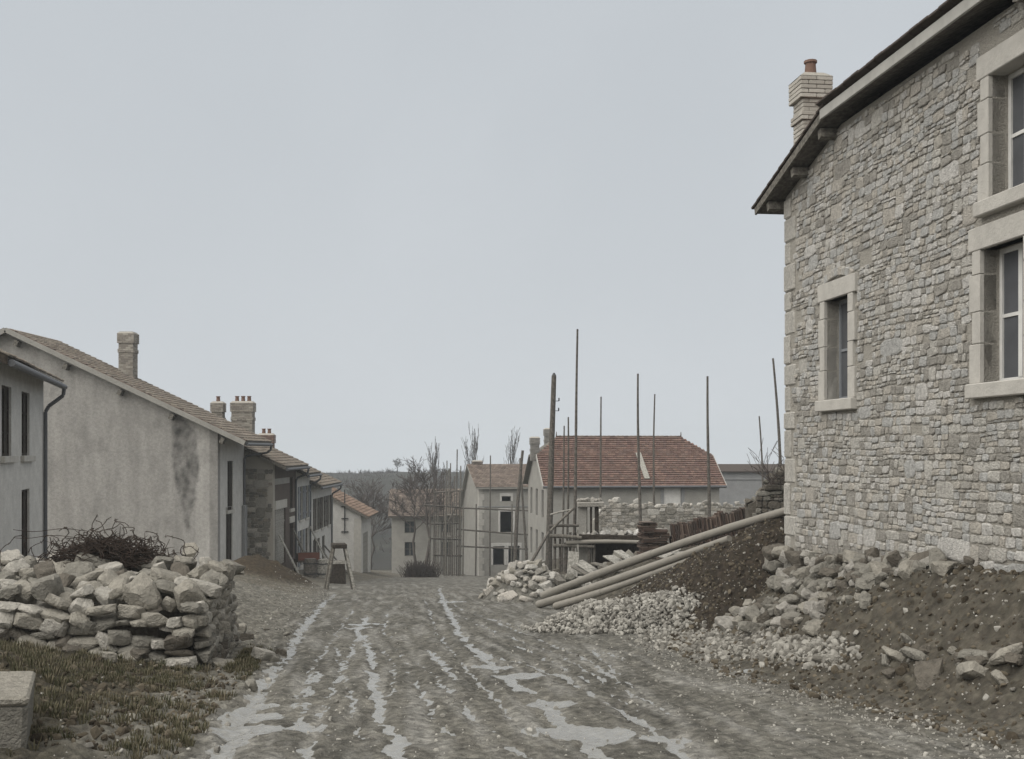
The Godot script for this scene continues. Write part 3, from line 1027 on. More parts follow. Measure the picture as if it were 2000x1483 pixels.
	for side in 2:
		var bm := MB.new()
		var p0: Vector3 = A.call(-0.62, 0.315); var p1: Vector3 = A.call(2.31, 0.315)
		if side == 1: p0 = B.call(-0.62, 0.315); p1 = B.call(2.31, 0.315)
		var k := Vector3(0, 0.085, 0)
		var mid := (p0 + p1) / 2 - k
		var dirx := (p1 - p0).normalized()
		if side == 1: dirx = -dirx
		bm.box(Transform3D(Basis(dirx, Vector3(0, 0, 1).cross(dirx), Vector3(0, 0, 1)), mid), Vector3(p0.distance_to(p1), 0.12, 0.035))
		obj(bm, "barge_board", M.wood_grey, roof)
		for s in 3:
			var e: float = [-0.12, 1.0, 2.12][s]
			var pm := MB.new()
			var c: Vector3 = (A.call(e, 0.13) if side == 0 else B.call(e, 0.13)) - Vector3(0, 0.235, 0)
			pm.box(Transform3D(Basis(Vector3(0, 0, 1), 0.27 if side == 0 else -0.27), c), Vector3(0.11, 0.14, 0.28))
			obj(pm, "purlin_end", M.wood_grey, roof)
	# tile edges along verge and hip eave
	var tm := MB.new()
	tm.cbox(Transform3D(), Vector3(0.235, 0.045, 0.30), 0.008)
	var te := tm.mesh(M.clay_tile_dark)
	for i in 20:
		inst(te, "edge_tile", roof, Transform3D(Basis(Vector3(1, 0, 0), -0.30 + 0.03 * sin(i * 2.3)), Vector3(2.42 + i * 0.245, 6.745 + 0.006 * sin(i * 1.7), 0.26)))
	for i in 12:
		var p: Vector3 = A.call(-0.60 + 0.265 * i, 0.235) + Vector3(0, 0.03 + 0.008 * sin(i * 3.1), 0)
		inst(te, "edge_tile", roof, Transform3D(Basis(Vector3(0, 0, 1), 0.22) * Basis(Vector3.UP, PI / 2 + 0.0), p))
		p = B.call(-0.60 + 0.265 * i, 0.235) + Vector3(0, 0.03, 0)
		inst(te, "edge_tile", roof, Transform3D(Basis(Vector3(0, 0, 1), -0.22) * Basis(Vector3.UP, PI / 2), p))
	var tones := [Color(0.17, 0.085, 0.052), Color(0.12, 0.07, 0.05), Color(0.20, 0.11, 0.07)]
	var up := Vector3(0.964, 0.266, 0)
	tiles(roof, A.call(-0.6, 0.1) + Vector3.ZERO, Vector3(0, 0, -1), up, 5.5, 18, 0.25, func(t): return Vector2(maxf(0.0, (t * 5.35 - 2.93) * 0.82), 11.0), tones, 41)
	tiles(roof, B.call(-0.6, 0.1), Vector3(0, 0, -1), Vector3(-up.x, up.y, 0), 5.5, 18, 0.25, func(t): return Vector2(maxf(0.0, (t * 5.35 - 2.93) * 0.82), 11.0), tones, 42)
	chimney(h, Vector3(0.10, 5.4, -0.40), 0.44, 0.44, 2.52, 1, 0.073, true, [0, 1], 51, true, 0.06)

# plain gabled house of the row: origin at the near street corner, gable to the viewer, street wall at x = 0 facing +x
func row_house(h: Node3D, wide: float, deep: float, yb: float, ye: float, slope: float, over: float, front_over: float, thick: float, holes: Array, wall_m: Material, gable_m: Material, roof_m: Material, gable := true, left_too := true) -> Node3D:
	var yw := ye + slope * over - thick
	if gable:
		var g := MB.new()
		g.slab(Transform3D(), PackedVector2Array([Vector2(-wide, yb), Vector2(0, yb), Vector2(0, yw), Vector2(-wide / 2, yw + slope * wide / 2), Vector2(-wide, yw)]), 0.4)
		obj(g, "gable_wall", gable_m, h)
	var s := MB.new()
	wall_mesh(s, Transform3D(Basis(Vector3(0, 0, -1), Vector3.UP, Vector3(1, 0, 0)), Vector3(0, yb, -0.401)), deep - 0.802, yw - yb, holes, 0.4)
	obj(s, "street_wall", wall_m, h)
	var bk := MB.new()
	bk.slab(Transform3D(Basis(), Vector3(0, 0, -deep + 0.4)), PackedVector2Array([Vector2(-wide, yb), Vector2(0, yb), Vector2(0, yw), Vector2(-wide / 2, yw + slope * wide / 2), Vector2(-wide, yw)]), 0.4)
	bk.block(Vector3(-wide, yb, -deep + 0.401), Vector3(-wide + 0.4, yw, -0.401))
	obj(bk, "rear_wall", wall_m, h)
	var r := MB.new()
	var top := ye + slope * (over + wide / 2)
	plate(r, Vector3(over, ye, front_over), Vector3(over, ye, -deep - 0.1), Vector3(-wide / 2, top, -deep - 0.1), Vector3(-wide / 2, top, front_over), thick)
	if left_too: plate(r, Vector3(-wide / 2 - 0.002, top, front_over), Vector3(-wide / 2 - 0.002, top, -deep - 0.1), Vector3(-wide - over, ye, -deep - 0.1), Vector3(-wide - over, ye, front_over), thick)
	return obj(r, "roof", roof_m, h)

func gutter_and_pipe(h: Node3D, y: float, over: float, z0: float, z1: float, bottom: float, pipe_z: float, x_wall := 0.06) -> void:
	var g := MB.new()
	g.tube(Vector3(over + 0.06, y - 0.10, z0), Vector3(over + 0.06, y - 0.10, z1), 0.07, 0.07, 8)
	obj(g, "gutter", M.zinc, h)
	var p := MB.new()
	var pts := [Vector3(over + 0.06, y - 0.12, pipe_z), Vector3(over + 0.04, y - 0.32, pipe_z), Vector3(over - 0.12, y - 0.45, pipe_z), Vector3(x_wall + 0.08, y - 0.60, pipe_z), Vector3(x_wall, y - 0.75, pipe_z), Vector3(x_wall, bottom, pipe_z)]
	for i in pts.size() - 1: p.tube(pts[i], pts[i + 1], 0.05, 0.05, 8)
	obj(p, "downpipe", M.zinc, h)

func left_houses() -> void:
	var tones := [Color(0.225, 0.195, 0.16), Color(0.195, 0.165, 0.138), Color(0.25, 0.22, 0.185), Color(0.20, 0.18, 0.155)]
	# first house, only its street end in view: gable to the viewer
	var h0 := thing("plastered_house", "plastered house with dark windows, wide eaves and a curved downpipe", "house", Transform3D(Basis(Vector3.UP, 0.261), Vector3(-9.83, 0, -21.27)))
	var w0 := [[4.0, 4.08, 5.2, 5.55], [4.0, 0.5, 5.2, 3.3], [1.4, 4.08, 2.6, 5.55]]
	var r0 := row_house(h0, 9.0, 8.0, -2.6, 3.36, 0.47, 0.45, 0.35, 0.16, w0, M.plaster_white, M.plaster_white, M.wood_dark)
	tiles(r0, Vector3(0.45, 3.37, 0.35), Vector3(0, 0, -1), Vector3(-0.905, 0.4255, 0), 5.45, 20, 0.25, func(_t): return Vector2(0, 8.4), tones, 61)
	var s0 := Transform3D(Basis(Vector3(0, 0, -1), Vector3.UP, Vector3(1, 0, 0)), Vector3(0, -2.6, -0.401))
	for w in w0:
		window(h0, s0 * Transform3D(Basis(), Vector3(w[0], w[1], 0)), 1.2, w[3] - w[1], 0.05, M.wood_dark, 2, M.wood_dark)
		dress(h0, s0, Vector3(w[0] - 0.15, w[1] - 0.14, -0.2), Vector3(w[2] + 0.4, w[1], 0.09), "sill", M.dressed_stone, 0.01)
	gutter_and_pipe(h0, 3.34, 0.45, 0.30, -8.05, -2.4, -7.9)
	# second house: broad stained gable
	var h1 := thing("broad_gabled_house", "broad house with stained plaster gable, long sloping roof and tall slim chimney", "house", Transform3D(Basis(), Vector3(-11.75, 0, -46.0)))
	var wide := 17.0
	var r1 := row_house(h1, wide, 4.6, -3.9, 1.97, 0.4726, 1.2, 0.4, 0.14, [[1.2, 2.95, 2.2, 5.05], [0.95, 0.7, 2.1, 3.1]], M.plaster_white, M.plaster_plain, M.wood_grey, false)
	var yw := 1.97 + 0.4726 * 1.2 - 0.14
	stained_gable(h1, wide, -3.9, yw, 0.4726)
	for w in [[1.2, -0.95, 1.0, 2.1], [0.95, -3.2, 1.15, 2.4]]:
		window(h1, Transform3D(Basis(Vector3(0, 0, -1), Vector3.UP, Vector3(1, 0, 0)), Vector3(0, w[1], -0.401 - w[0])), w[2], w[3], 0.05, M.wood_dark, 2, M.wood_dark)
		dress(h1, Transform3D(Basis(Vector3(0, 0, -1), Vector3.UP, Vector3(1, 0, 0)), Vector3(0, 0, -0.401)), Vector3(w[0] - 0.1, w[1] - 0.14, -0.1), Vector3(w[0] + w[2] + 0.1, w[1], 0.06), "sill", M.dressed_stone, 0.01)
	dress(h1, Transform3D(), Vector3(0.001, -3.9, -4.6), Vector3(0.16, -0.85, -4.15), "pilaster", M.plaster_grey, 0.02)
	var bv := MB.new()
	for side in 2:
		var sg := 1.0 if side == 0 else -1.0
		var x0 := 1.2 if side == 0 else -wide - 1.2
		var a := Vector3(x0, 1.97 - 0.13, 0.405); var b := Vector3(-wide / 2, 1.97 - 0.13 + 0.4726 * (1.2 + wide / 2), 0.405)
		var dirx := (b - a).normalized() * -sg
		bv.box(Transform3D(Basis(dirx, Vector3(0, 0, 1).cross(dirx), Vector3(0, 0, 1)), (a + b) / 2 + Vector3(0, 0.06, 0.018)), Vector3(a.distance_to(b), 0.20, 0.035))
	obj(bv, "barge_board", M.plaster_plain, r1)
	var vt := MB.new()
	vt.cbox(Transform3D(), Vector3(0.30, 0.05, 0.26), 0.01)
	var vts := [vt.mesh(M.clay_tile_pale), vt.mesh(M.clay_tile)]
	for i in 37:
		var x := 1.12 - i * 0.26
		inst(vts[0 if i % 5 else 1], "verge_tile", r1, Transform3D(Basis(Vector3(0, 0, 1), -0.4415 + 0.09), Vector3(x, 1.97 + 0.4726 * (1.2 - x) + 0.035 + 0.01 * sin(i * 2.1), 0.30)))
	tiles(r1, Vector3(1.2, 1.98, 0.2), Vector3(0, 0, -1), Vector3(-0.904, 0.4273, 0), 10.7, 38, 0.25, func(_t): return Vector2(0, 4.9), tones, 62)
	for i in 5:
		var x := [0.25, -1.8, -3.9, -6.1, -8.1][i] as float
		var pm := MB.new()
		var y := 1.97 + 0.4726 * (1.2 - x) - 0.42
		pm.box(Transform3D(Basis(Vector3(0, 0, 1), -0.44), Vector3(x, y, 0.19)), Vector3(0.16, 0.24, 0.38))
		obj(pm, "purlin_end", M.wood_grey, r1)
	var ct := [Color(0.36, 0.33, 0.29), Color(0.29, 0.265, 0.235), Color(0.41, 0.385, 0.34)]
	chimney(h1, Vector3(-5.0, 4.3, -4.0), 0.64, 0.64, 2.55, 0, 0.085, false, ct, 63)
	gutter_and_pipe(h1, 1.95, 1.2, 0.3, -4.6, -3.7, -4.45)
	# third: bare brick and stone end, brown front
	var h2 := thing("brown_fronted_house", "narrow house with bare stone end wall, brown front and two brick chimneys", "house", Transform3D(Basis(), Vector3(-10.52, 0, -51.0)))
	var r2 := row_house(h2, 8.6, 5.5, -4.6, 0.86, 0.47, 0.62, 0.3, 0.14, [[0.1, 0.85, 2.5, 3.5], [3.55, 0.9, 4.4, 2.65], [3.6, 3.35, 4.3, 4.9]], M.plaster_brown, M.mortar, M.wood_grey)
	tiles(r2, Vector3(0.62, 0.87, 0.3), Vector3(0, 0, -1), Vector3(-0.905, 0.4255, 0), 5.4, 19, 0.25, func(_t): return Vector2(0, 5.8), tones, 64)
	lay_stones(h2, Transform3D(Basis(), Vector3(-2.6, 0, 0)), 2.55, -4.4, 0.75, func(_y): return 0.20, Vector2(0.18, 0.42), Vector2(0.02, 0.06), func(a, b, _c, _e): return a >= 0.0 and b <= 2.6, 90, ["limestone_dull", "limestone_warm", "field_stone_grey"], [Color(0.3, 0.28, 0.25), Color(0.36, 0.33, 0.28), Color(0.25, 0.24, 0.22)], 65)
	var sf := Transform3D(Basis(Vector3(0, 0, -1), Vector3.UP, Vector3(1, 0, 0)), Vector3(0, 0, -0.401))
	dress(h2, sf, Vector3(0.0, -1.12, -0.05), Vector3(2.6, -0.72, 0.06), "lintel", M.dressed_stone, 0.01)
	dress(h2, sf, Vector3(3.35, -1.95, -0.05), Vector3(4.6, -1.65, 0.06), "lintel", M.dressed_stone, 0.01)
	dress(h2, sf, Vector3(3.45, -1.42, -0.05), Vector3(4.5, -1.26, 0.08), "sill", M.dressed_stone, 0.01)
	dress(h2, sf, Vector3(0.0, 0.02, -0.05), Vector3(3.4, 0.30, 0.02), "concrete_band", M.plaster_plain, 0.01)
	shutter(h2, sf * Transform3D(Basis(), Vector3(0.12, -4.5, -0.12)), 2.36, 3.38, M.wood_pale)
	window(h2, sf * Transform3D(Basis(), Vector3(3.6, -1.25, 0)), 0.7, 1.55, 0.05, M.wood_dark, 2, M.wood_dark)
	chimney(h2, Vector3(-3.3, 1.4, -3.2), 0.52, 0.52, 2.50, 1, 0.085, false, ct, 66)
	chimney(h2, Vector3(-2.1, 0.9, -3.2), 1.0, 0.6, 3.0, 3, 0.085, false, ct, 67)
	gutter_and_pipe(h2, 0.84, 0.62, 0.2, -5.5, -4.4, -5.3)
	# fourth: whitewashed, shuttered
	var h3 := thing("whitewashed_house", "whitewashed narrow house with grey shutters beside the brown-fronted one", "house", Transform3D(Basis(), Vector3(-10.50, 0, -56.55)))
	var r3 := row_house(h3, 8.0, 4.0, -5.2, 0.42, 0.47, 0.55, 0.02, 0.14, [[0.5, 3.25, 1.3, 4.95], [2.2, 3.25, 3.0, 4.95], [0.5, 0.9, 1.35, 2.7], [2.2, 0.4, 3.0, 2.7]], M.plaster_white, M.plaster_white, M.wood_grey)
	tiles(r3, Vector3(0.55, 0.43, 0.02), Vector3(0, 0, -1), Vector3(-0.905, 0.4255, 0), 5.0, 18, 0.25, func(_t): return Vector2(0, 4.1), tones, 68)
	facade(h3, -5.2, [[0.5, 3.25, 0.8, 1.7, 1], [2.2, 3.25, 0.8, 1.7, 1], [0.5, 0.9, 0.85, 1.8, 1], [2.2, 0.4, 0.8, 2.3, 0]])
	chimney(h3, Vector3(-2.0, 0.7, -2.4), 0.75, 0.5, 1.75, 2, 0.085, false, [Color(0.26, 0.19, 0.16), Color(0.22, 0.16, 0.14)], 69)
	gutter_and_pipe(h3, 0.40, 0.55, 0.0, -4.0, -5.0, -3.8)
	# fifth: lower eaves, dark shutters
	var h4 := thing("shuttered_house", "white house with dark tall shutters at the low end of the row", "house", Transform3D(Basis(), Vector3(-10.45, 0, -60.6)))
	var r4 := row_house(h4, 8.0, 7.2, -5.9, -0.32, 0.47, 0.55, 0.25, 0.14, [[0.7, 3.1, 1.6, 4.85], [2.9, 3.1, 3.8, 4.85], [5.2, 3.1, 6.0, 4.85], [0.7, 0.6, 1.6, 2.6], [3.2, 0.3, 4.2, 2.6]], M.plaster_white, M.plaster_white, M.wood_grey)
	tiles(r4, Vector3(0.55, -0.31, 0.25), Vector3(0, 0, -1), Vector3(-0.905, 0.4255, 0), 5.0, 18, 0.25, func(_t): return Vector2(0, 7.5), tones, 70)
	facade(h4, -5.9, [[0.7, 3.1, 0.9, 1.75, 2], [2.9, 3.1, 0.9, 1.75, 2], [5.2, 3.1, 0.8, 1.75, 2], [0.7, 0.6, 0.9, 2.0, 2], [3.2, 0.3, 1.0, 2.3, 0]])
	gutter_and_pipe(h4, -0.34, 0.55, 0.2, -7.2, -5.7, -6.9)
	# sixth: low outbuilding
	var h5 := thing("low_outbuilding", "low plastered outbuilding with red tiles and a plank door front", "house", Transform3D(Basis(), Vector3(-9.23, 0, -72.0)))
	var r5 := row_house(h5, 7.5, 5.2, -7.4, -2.65, 0.55, 0.5, 0.3, 0.14, [[0.6, 0.6, 3.2, 3.6]], M.plaster_white, M.plaster_white, M.wood_grey)
	tiles(r5, Vector3(0.5, -2.64, 0.3), Vector3(0, 0, -1), Vector3(-0.876, 0.482, 0), 4.8, 18, 0.25, func(_t): return Vector2(0, 5.5), [Color(0.25, 0.18, 0.14), Color(0.22, 0.165, 0.13), Color(0.29, 0.22, 0.175)], 71)
	var s5 := Transform3D(Basis(Vector3(0, 0, -1), Vector3.UP, Vector3(1, 0, 0)), Vector3(0, 0, -0.401))
	shutter(h5, s5 * Transform3D(Basis(), Vector3(0.62, -6.78, -0.1)), 2.56, 2.96, M.wood_pale)
	dress(h5, Transform3D(), Vector3(-0.45, -7.4, 0.001), Vector3(0.03, -2.75, 0.05), "corner_stone", M.dressed_stone, 0.02)
	var br := MB.new()
	br.block(Vector3(-1.06, -3.7, 0.02), Vector3(-1.0, -0.9, 0.10))
	for y in [-2.0, -2.75, -3.6]: br.block(Vector3(-1.25, y - 0.03, 0.02), Vector3(-0.8, y + 0.03, 0.08))
	obj(br, "iron_bracket", M.metal_dark, h5)

func facade(h: Node3D, yb: float, list: Array) -> void:
	var sf := Transform3D(Basis(Vector3(0, 0, -1), Vector3.UP, Vector3(1, 0, 0)), Vector3(0, yb, -0.401))
	for o in list:
		window(h, sf * Transform3D(Basis(), Vector3(o[0], o[1], 0)), o[2], o[3], 0.06, M.wood_grey, 2, M.wood_dark)
		dress(h, sf, Vector3(o[0] - 0.1, o[1] - 0.12, -0.1), Vector3(o[0] + o[2] + 0.1, o[1], 0.07), "sill", M.dressed_stone, 0.01)
		if o[4] > 0:
			var m: Material = M.paint_grey if o[4] == 1 else M.wood_pole
			shutter(h, sf * Transform3D(Basis(), Vector3(o[0] - 0.52, o[1], 0.0)), 0.5, o[3], m)
			shutter(h, sf * Transform3D(Basis(), Vector3(o[0] + o[2] + 0.02, o[1], 0.0)), 0.5, o[3], m)

# gable with patches of different plaster; the stain outlines are those of the wall
func stained_gable(h: Node3D, wide: float, yb: float, yw: float, slope: float) -> void:
	var patch := PackedVector2Array()
	for p in [[333, 790], [378, 838], [386, 856], [383, 883], [388, 918], [383, 945], [380, 978], [372, 1002], [369, 1040], [362, 1035], [351, 972], [339, 937], [336, 897], [335, 843]]:
		var q := at(p[0], p[1], 46.0)
		patch.append(Vector2(q.x + 11.75, q.y))
	var top := func(x: float) -> float: return yw + slope * minf(-x, wide + x)
	var col := func(x: float, y: float) -> Color:
		var b := n_big.get_noise_2d(x * 5.0, y * 5.0)
		var f := n_mud.get_noise_2d(x * 4.0, y * 2.0)
		var run := n_mud.get_noise_2d(x * 5.0 + 11.0, y * 0.5)
		var v := 0.45 * (1.0 + 0.07 * b + 0.10 * f * 0.6 + 0.18 * run)
		v *= 1.0 - 0.15 * sst(0.15, 0.5, n_mud.get_noise_2d(x * 2.0 + 30.0, y * 1.2))
		if x > -0.95: v *= 1.16
		var e := Vector2(x + 0.06 * f + 0.05 * n_clod.get_noise_2d(x * 9.0, y * 7.0), y + 0.1 * n_clod.get_noise_2d(x * 6.0 + 5.0, y * 6.0))
		var share := 0.0
		for o in [Vector2.ZERO, Vector2(0.05, 0.02), Vector2(-0.05, -0.02), Vector2(0.02, -0.06), Vector2(-0.02, 0.06)]:
			if Geometry2D.is_point_in_polygon(e + o, patch): share += 0.2
		if share > 0.0: v = lerpf(v, 0.26 * (1.0 + 0.6 * n_clod.get_noise_2d(x * 5.0, y * 4.0) + 0.4 * f + 0.3 * run), share)
		elif x > -0.33 + 0.05 * f: v *= 0.74
		elif x > -0.86 and x < -0.33: v *= 1.06
		return Color(v, v * 0.975, v * 0.925)
	var mb := MB.new()
	var n := 230
	for i in n:
		var x0 := -wide + wide * i / n; var x1 := -wide + wide * (i + 1) / n
		var y := yb
		while true:
			var a0 := minf(y, top.call(x0)); var b0 := minf(y + 0.08, top.call(x0)); var a1 := minf(y, top.call(x1)); var b1 := minf(y + 0.08, top.call(x1))
			if a0 == b0 and a1 == b1: break
			var p := [Vector3(x0, a0, 0), Vector3(x0, b0, 0), Vector3(x1, b1, 0), Vector3(x1, a1, 0)]
			for t in [[0, 1, 2], [0, 2, 3]]:
				for k in t:
					mb.v.push_back(p[k]); mb.n.push_back(Vector3(0, 0, 1)); mb.c.push_back(col.call(p[k].x, p[k].y))
			y += 0.08
	mb.slab(Transform3D(Basis(), Vector3(0, 0, -0.02)), PackedVector2Array([Vector2(-wide, yb), Vector2(0, yb), Vector2(0, yw), Vector2(-wide / 2, yw + slope * wide / 2), Vector2(-wide, yw)]), 0.38)
	for k in range(mb.c.size()):
		if mb.c[k] == Color(1, 1, 1): mb.c[k] = Color(0.4, 0.39, 0.37)
	obj(mb, "gable_wall", M.plaster, h)

# ---- houses at the foot of the street
func far_houses() -> void:
	# unfinished house with open windows, ridge along the street front
	var a := thing("unfinished_house", "unfinished plastered house with black empty windows and brown tiled roof", "house", Transform3D(Basis(Vector3.UP, 0.2), Vector3(-2.08, 0, -88.0)))
	var W := 6.6; var D := 8.0; var yb := -8.8
	var holes := [[1.84, 6.4, 2.57, 6.8], [1.71, 3.96, 2.73, 5.6], [1.14, 1.4, 2.04, 2.88], [2.37, 1.4, 3.27, 2.88]]
	var fm := MB.new()
	wall_mesh(fm, Transform3D(Basis(), Vector3(0, yb, 0)), W, 7.6, holes)
	obj(fm, "front_wall", M.plaster_plain, a)
	var gm := MB.new()
	gm.slab(Transform3D(Basis(Vector3(0, 0, 1), Vector3.UP, Vector3(-1, 0, 0)), Vector3(0, 0, -D)), PackedVector2Array([Vector2(0, yb), Vector2(D - 0.36, yb), Vector2(D - 0.36, -1.2), Vector2(4.0, 0.35), Vector2(0, -2.9)]), 0.35)
	gm.slab(Transform3D(Basis(Vector3(0, 0, 1), Vector3.UP, Vector3(-1, 0, 0)), Vector3(W - 0.35, 0, -D)), PackedVector2Array([Vector2(0, yb), Vector2(D - 0.36, yb), Vector2(D - 0.36, -1.2), Vector2(4.0, 0.35), Vector2(0, -2.9)]), 0.35)
	gm.block(Vector3(0.36, yb, -D), Vector3(W - 0.36, -2.9, -D + 0.35))
	obj(gm, "gable_wall", M.plaster_plain, a)
	var fl := MB.new()
	fl.block(Vector3(0.37, -5.4, -D + 0.4), Vector3(W - 0.37, -5.2, -0.37))
	obj(fl, "floor_slab", M.wood_grey, a)
	var rm := MB.new()
	plate(rm, Vector3(-0.3, -1.28, 0.3), Vector3(W + 0.3, -1.28, 0.3), Vector3(W + 0.3, 0.47, -4.0), Vector3(-0.3, 0.47, -4.0), 0.14)
	plate(rm, Vector3(-0.3, 0.47, -4.002), Vector3(W + 0.3, 0.47, -4.002), Vector3(W + 0.3, -3.2, -D - 0.3), Vector3(-0.3, -3.2, -D - 0.3), 0.14)
	var ra := obj(rm, "roof", M.plaster_plain, a)
	var tn := [Color(0.21, 0.17, 0.145), Color(0.19, 0.155, 0.13), Color(0.24, 0.195, 0.165)]
	tiles(ra, Vector3(-0.3, -1.27, 0.3), Vector3(1, 0, 0), Vector3(0, 0.377, -0.926), 4.64, 18, 0.25, func(_t): return Vector2(0, W + 0.6), tn, 81)
	for o in holes:
		dress(a, Transform3D(), Vector3(o[0] - 0.16, yb + o[3], -0.1), Vector3(o[2] + 0.16, yb + o[3] + 0.25, 0.04), "lintel", M.plaster_white, 0.01)
		dress(a, Transform3D(), Vector3(o[0] - 0.16, yb + o[1], -0.1), Vector3(o[0], yb + o[3], 0.035), "jamb", M.plaster_white, 0.01)
		dress(a, Transform3D(), Vector3(o[2], yb + o[1], -0.1), Vector3(o[2] + 0.16, yb + o[3], 0.035), "jamb", M.plaster_white, 0.01)
	for i in 15:
		dress(a, Transform3D(), Vector3(-0.02, yb + i * 0.5, -0.4), Vector3(0.45 if i % 2 else 0.3, yb + i * 0.5 + 0.49, 0.03), "corner_stone", M.dressed_stone, 0.02)
	var ledge := MB.new()
	ledge.block(Vector3(-0.05, -2.85, 0.0), Vector3(W, -2.78, 0.05))
	obj(ledge, "string_course", M.plaster_grey, a)
	chimney(a, Vector3(0.6, -0.2, -4.1), 0.7, 0.5, 0.95, 0, 0.09, false, [Color(0.2, 0.17, 0.15), Color(0.16, 0.14, 0.125)], 82)

	# half-hipped house with the red tile roof
	var b := thing("red_roofed_house", "plastered house under a broad red-tiled half-hipped roof", "house", Transform3D(Basis(Vector3.UP, 0.12), Vector3(2.72, 0, -72.0)))
	W = 11.3; D = 9.0; yb = -7.6
	var ye := -0.60
	fm = MB.new()
	wall_mesh(fm, Transform3D(Basis(), Vector3(0, yb, 0)), W, ye - yb, [[7.6, 4.6, 8.75, 6.75]])
	obj(fm, "front_wall", M.plaster_plain, b)
	dress(b, Transform3D(), Vector3(7.6, yb + 4.6, -0.2), Vector3(8.75, yb + 6.75, -0.1), "closed_panel", M.paint_white, 0.01)
	dress(b, Transform3D(), Vector3(7.35, yb + 6.75, -0.1), Vector3(9.0, yb + 6.95, 0.04), "lintel", M.plaster_grey, 0.01)
	dress(b, Transform3D(), Vector3(7.38, yb + 4.6, -0.1), Vector3(7.6, yb + 6.75, 0.03), "jamb", M.plaster_grey, 0.01)
	dress(b, Transform3D(), Vector3(8.75, yb + 4.6, -0.1), Vector3(8.97, yb + 6.75, 0.03), "jamb", M.plaster_grey, 0.01)
	gm = MB.new()
	var lp := Transform3D(Basis(Vector3(0, 0, 1), Vector3.UP, Vector3(-1, 0, 0)), Vector3(0, yb, -D))
	var lh := []
	for i in 3:
		for y in [1.95, 4.75]: lh.append([1.1 + i * 2.6, y, 2.1 + i * 2.6, y + 1.85])
	wall_mesh(gm, lp, D - 0.36, ye - yb, lh)
	gm.slab(lp, PackedVector2Array([Vector2(0, ye - yb + 0.001), Vector2(D - 0.36, ye - yb + 0.001), Vector2(D - 0.36, ye - yb + 0.1), Vector2(6.3, ye - yb + 1.8), Vector2(2.7, ye - yb + 1.8), Vector2(0, ye - yb + 0.1)]), 0.35)
	obj(gm, "gable_wall", M.plaster_plain, b)
	gm = MB.new()
	gm.slab(Transform3D(Basis(Vector3(0, 0, 1), Vector3.UP, Vector3(-1, 0, 0)), Vector3(W - 0.35, yb, -D)), PackedVector2Array([Vector2(0, 0), Vector2(D - 0.36, 0), Vector2(D - 0.36, ye - yb + 0.1), Vector2(6.3, ye - yb + 1.8), Vector2(2.7, ye - yb + 1.8), Vector2(0, ye - yb + 0.1)]), 0.35)
	gm.block(Vector3(0.36, yb, -D), Vector3(W - 0.36, ye, -D + 0.35))
	obj(gm, "rear_wall", M.plaster_plain, b)
	for o in lh: window(b, lp * Transform3D(Basis(), Vector3(o[0], o[1], 0)), 1.0, 1.85, 0.2, M.wood_dark, 2)
	rm = MB.new()
	var s := 0.667
	var ov := 0.35
	var R := func(u: float, z: float) -> Vector3: return Vector3(u, ye + 0.12 + s * minf(-z, D + z), z)
	pslab(rm, [R.call(-ov, ov), R.call(W + ov, ov), R.call(W + ov, -2.65), R.call(W - 1.3, -4.5), R.call(1.3, -4.5), R.call(-ov, -2.65)], 0.12)
	pslab(rm, [R.call(-ov, -6.35), R.call(1.3, -4.5), R.call(W - 1.3, -4.5), R.call(W + ov, -6.35), R.call(W + ov, -D - ov), R.call(-ov, -D - ov)], 0.12)
	pslab(rm, [R.call(-ov, -2.65), R.call(1.3, -4.5), R.call(-ov, -6.35)], 0.12)
	pslab(rm, [R.call(W + ov, -2.65), R.call(W + ov, -6.35), R.call(W - 1.3, -4.5)], 0.12)
	var rb := obj(rm, "roof", M.wood_grey, b)
	var red := [Color(0.175, 0.112, 0.092), Color(0.155, 0.10, 0.085), Color(0.205, 0.135, 0.11), Color(0.17, 0.118, 0.10)]
	var L := 4.85 * 1.202
	tiles(rb, R.call(-ov, ov) + Vector3(0, 0.005, 0), Vector3(1, 0, 0), Vector3(0, 0.555, -0.832), L, 23, 0.25, func(t):
		var k := maxf(0.0, (t * 4.85 - 3.0) / 1.85) * (1.3 + ov)
		return Vector2(k, W + 2 * ov - k), red, 83, 0.062)
	for sd in 2:
		var vb := MB.new()
		var x: float = -ov - 0.02 if sd == 0 else W + ov + 0.02
		var p0 := Vector3(x, ye + 0.12 + s * -ov, ov); var p1 := Vector3(x, ye + 0.12 + s * 2.65, -2.65)
		var dd := (p1 - p0).normalized()
		vb.box(Transform3D(Basis(Vector3(1, 0, 0), dd, Vector3(1, 0, 0).cross(dd)), (p0 + p1) / 2 + Vector3(0, -0.05, 0)), Vector3(0.04, p0.distance_to(p1), 0.24))
		obj(vb, "barge_board", M.paint_weathered, rb)
		var fi := MB.new()
		var rp: Vector3 = R.call(1.3 if sd == 0 else W - 1.3, -4.5)
		fi.tube(rp, rp + Vector3(0, 0.35, 0), 0.05, 0.02, 6)
		obj(fi, "finial", M.clay_tile, rb)
	for i in 28:
		var rt := MB.new()
		rt.tube(Vector3(1.3 + i * 0.311, R.call(2.0, -4.5).y + 0.0, -4.5), Vector3(1.3 + (i + 1) * 0.311, R.call(2.0, -4.5).y + 0.01, -4.5), 0.085, 0.095, 8)
		obj(rt, "ridge_tile", M.clay_tile_pale if i % 3 else M.clay_tile, rb)
	var pan := MB.new()
	var pc: Vector3 = R.call(6.55, -1.45)
	pan.box(Transform3D(Basis(Vector3(1, 0, 0), 0.588), pc + Vector3(0, 0.12, 0)), Vector3(0.36, 0.05, 3.0))
	obj(pan, "roof_board", M.wood_pale, rb)
	var gt := MB.new()
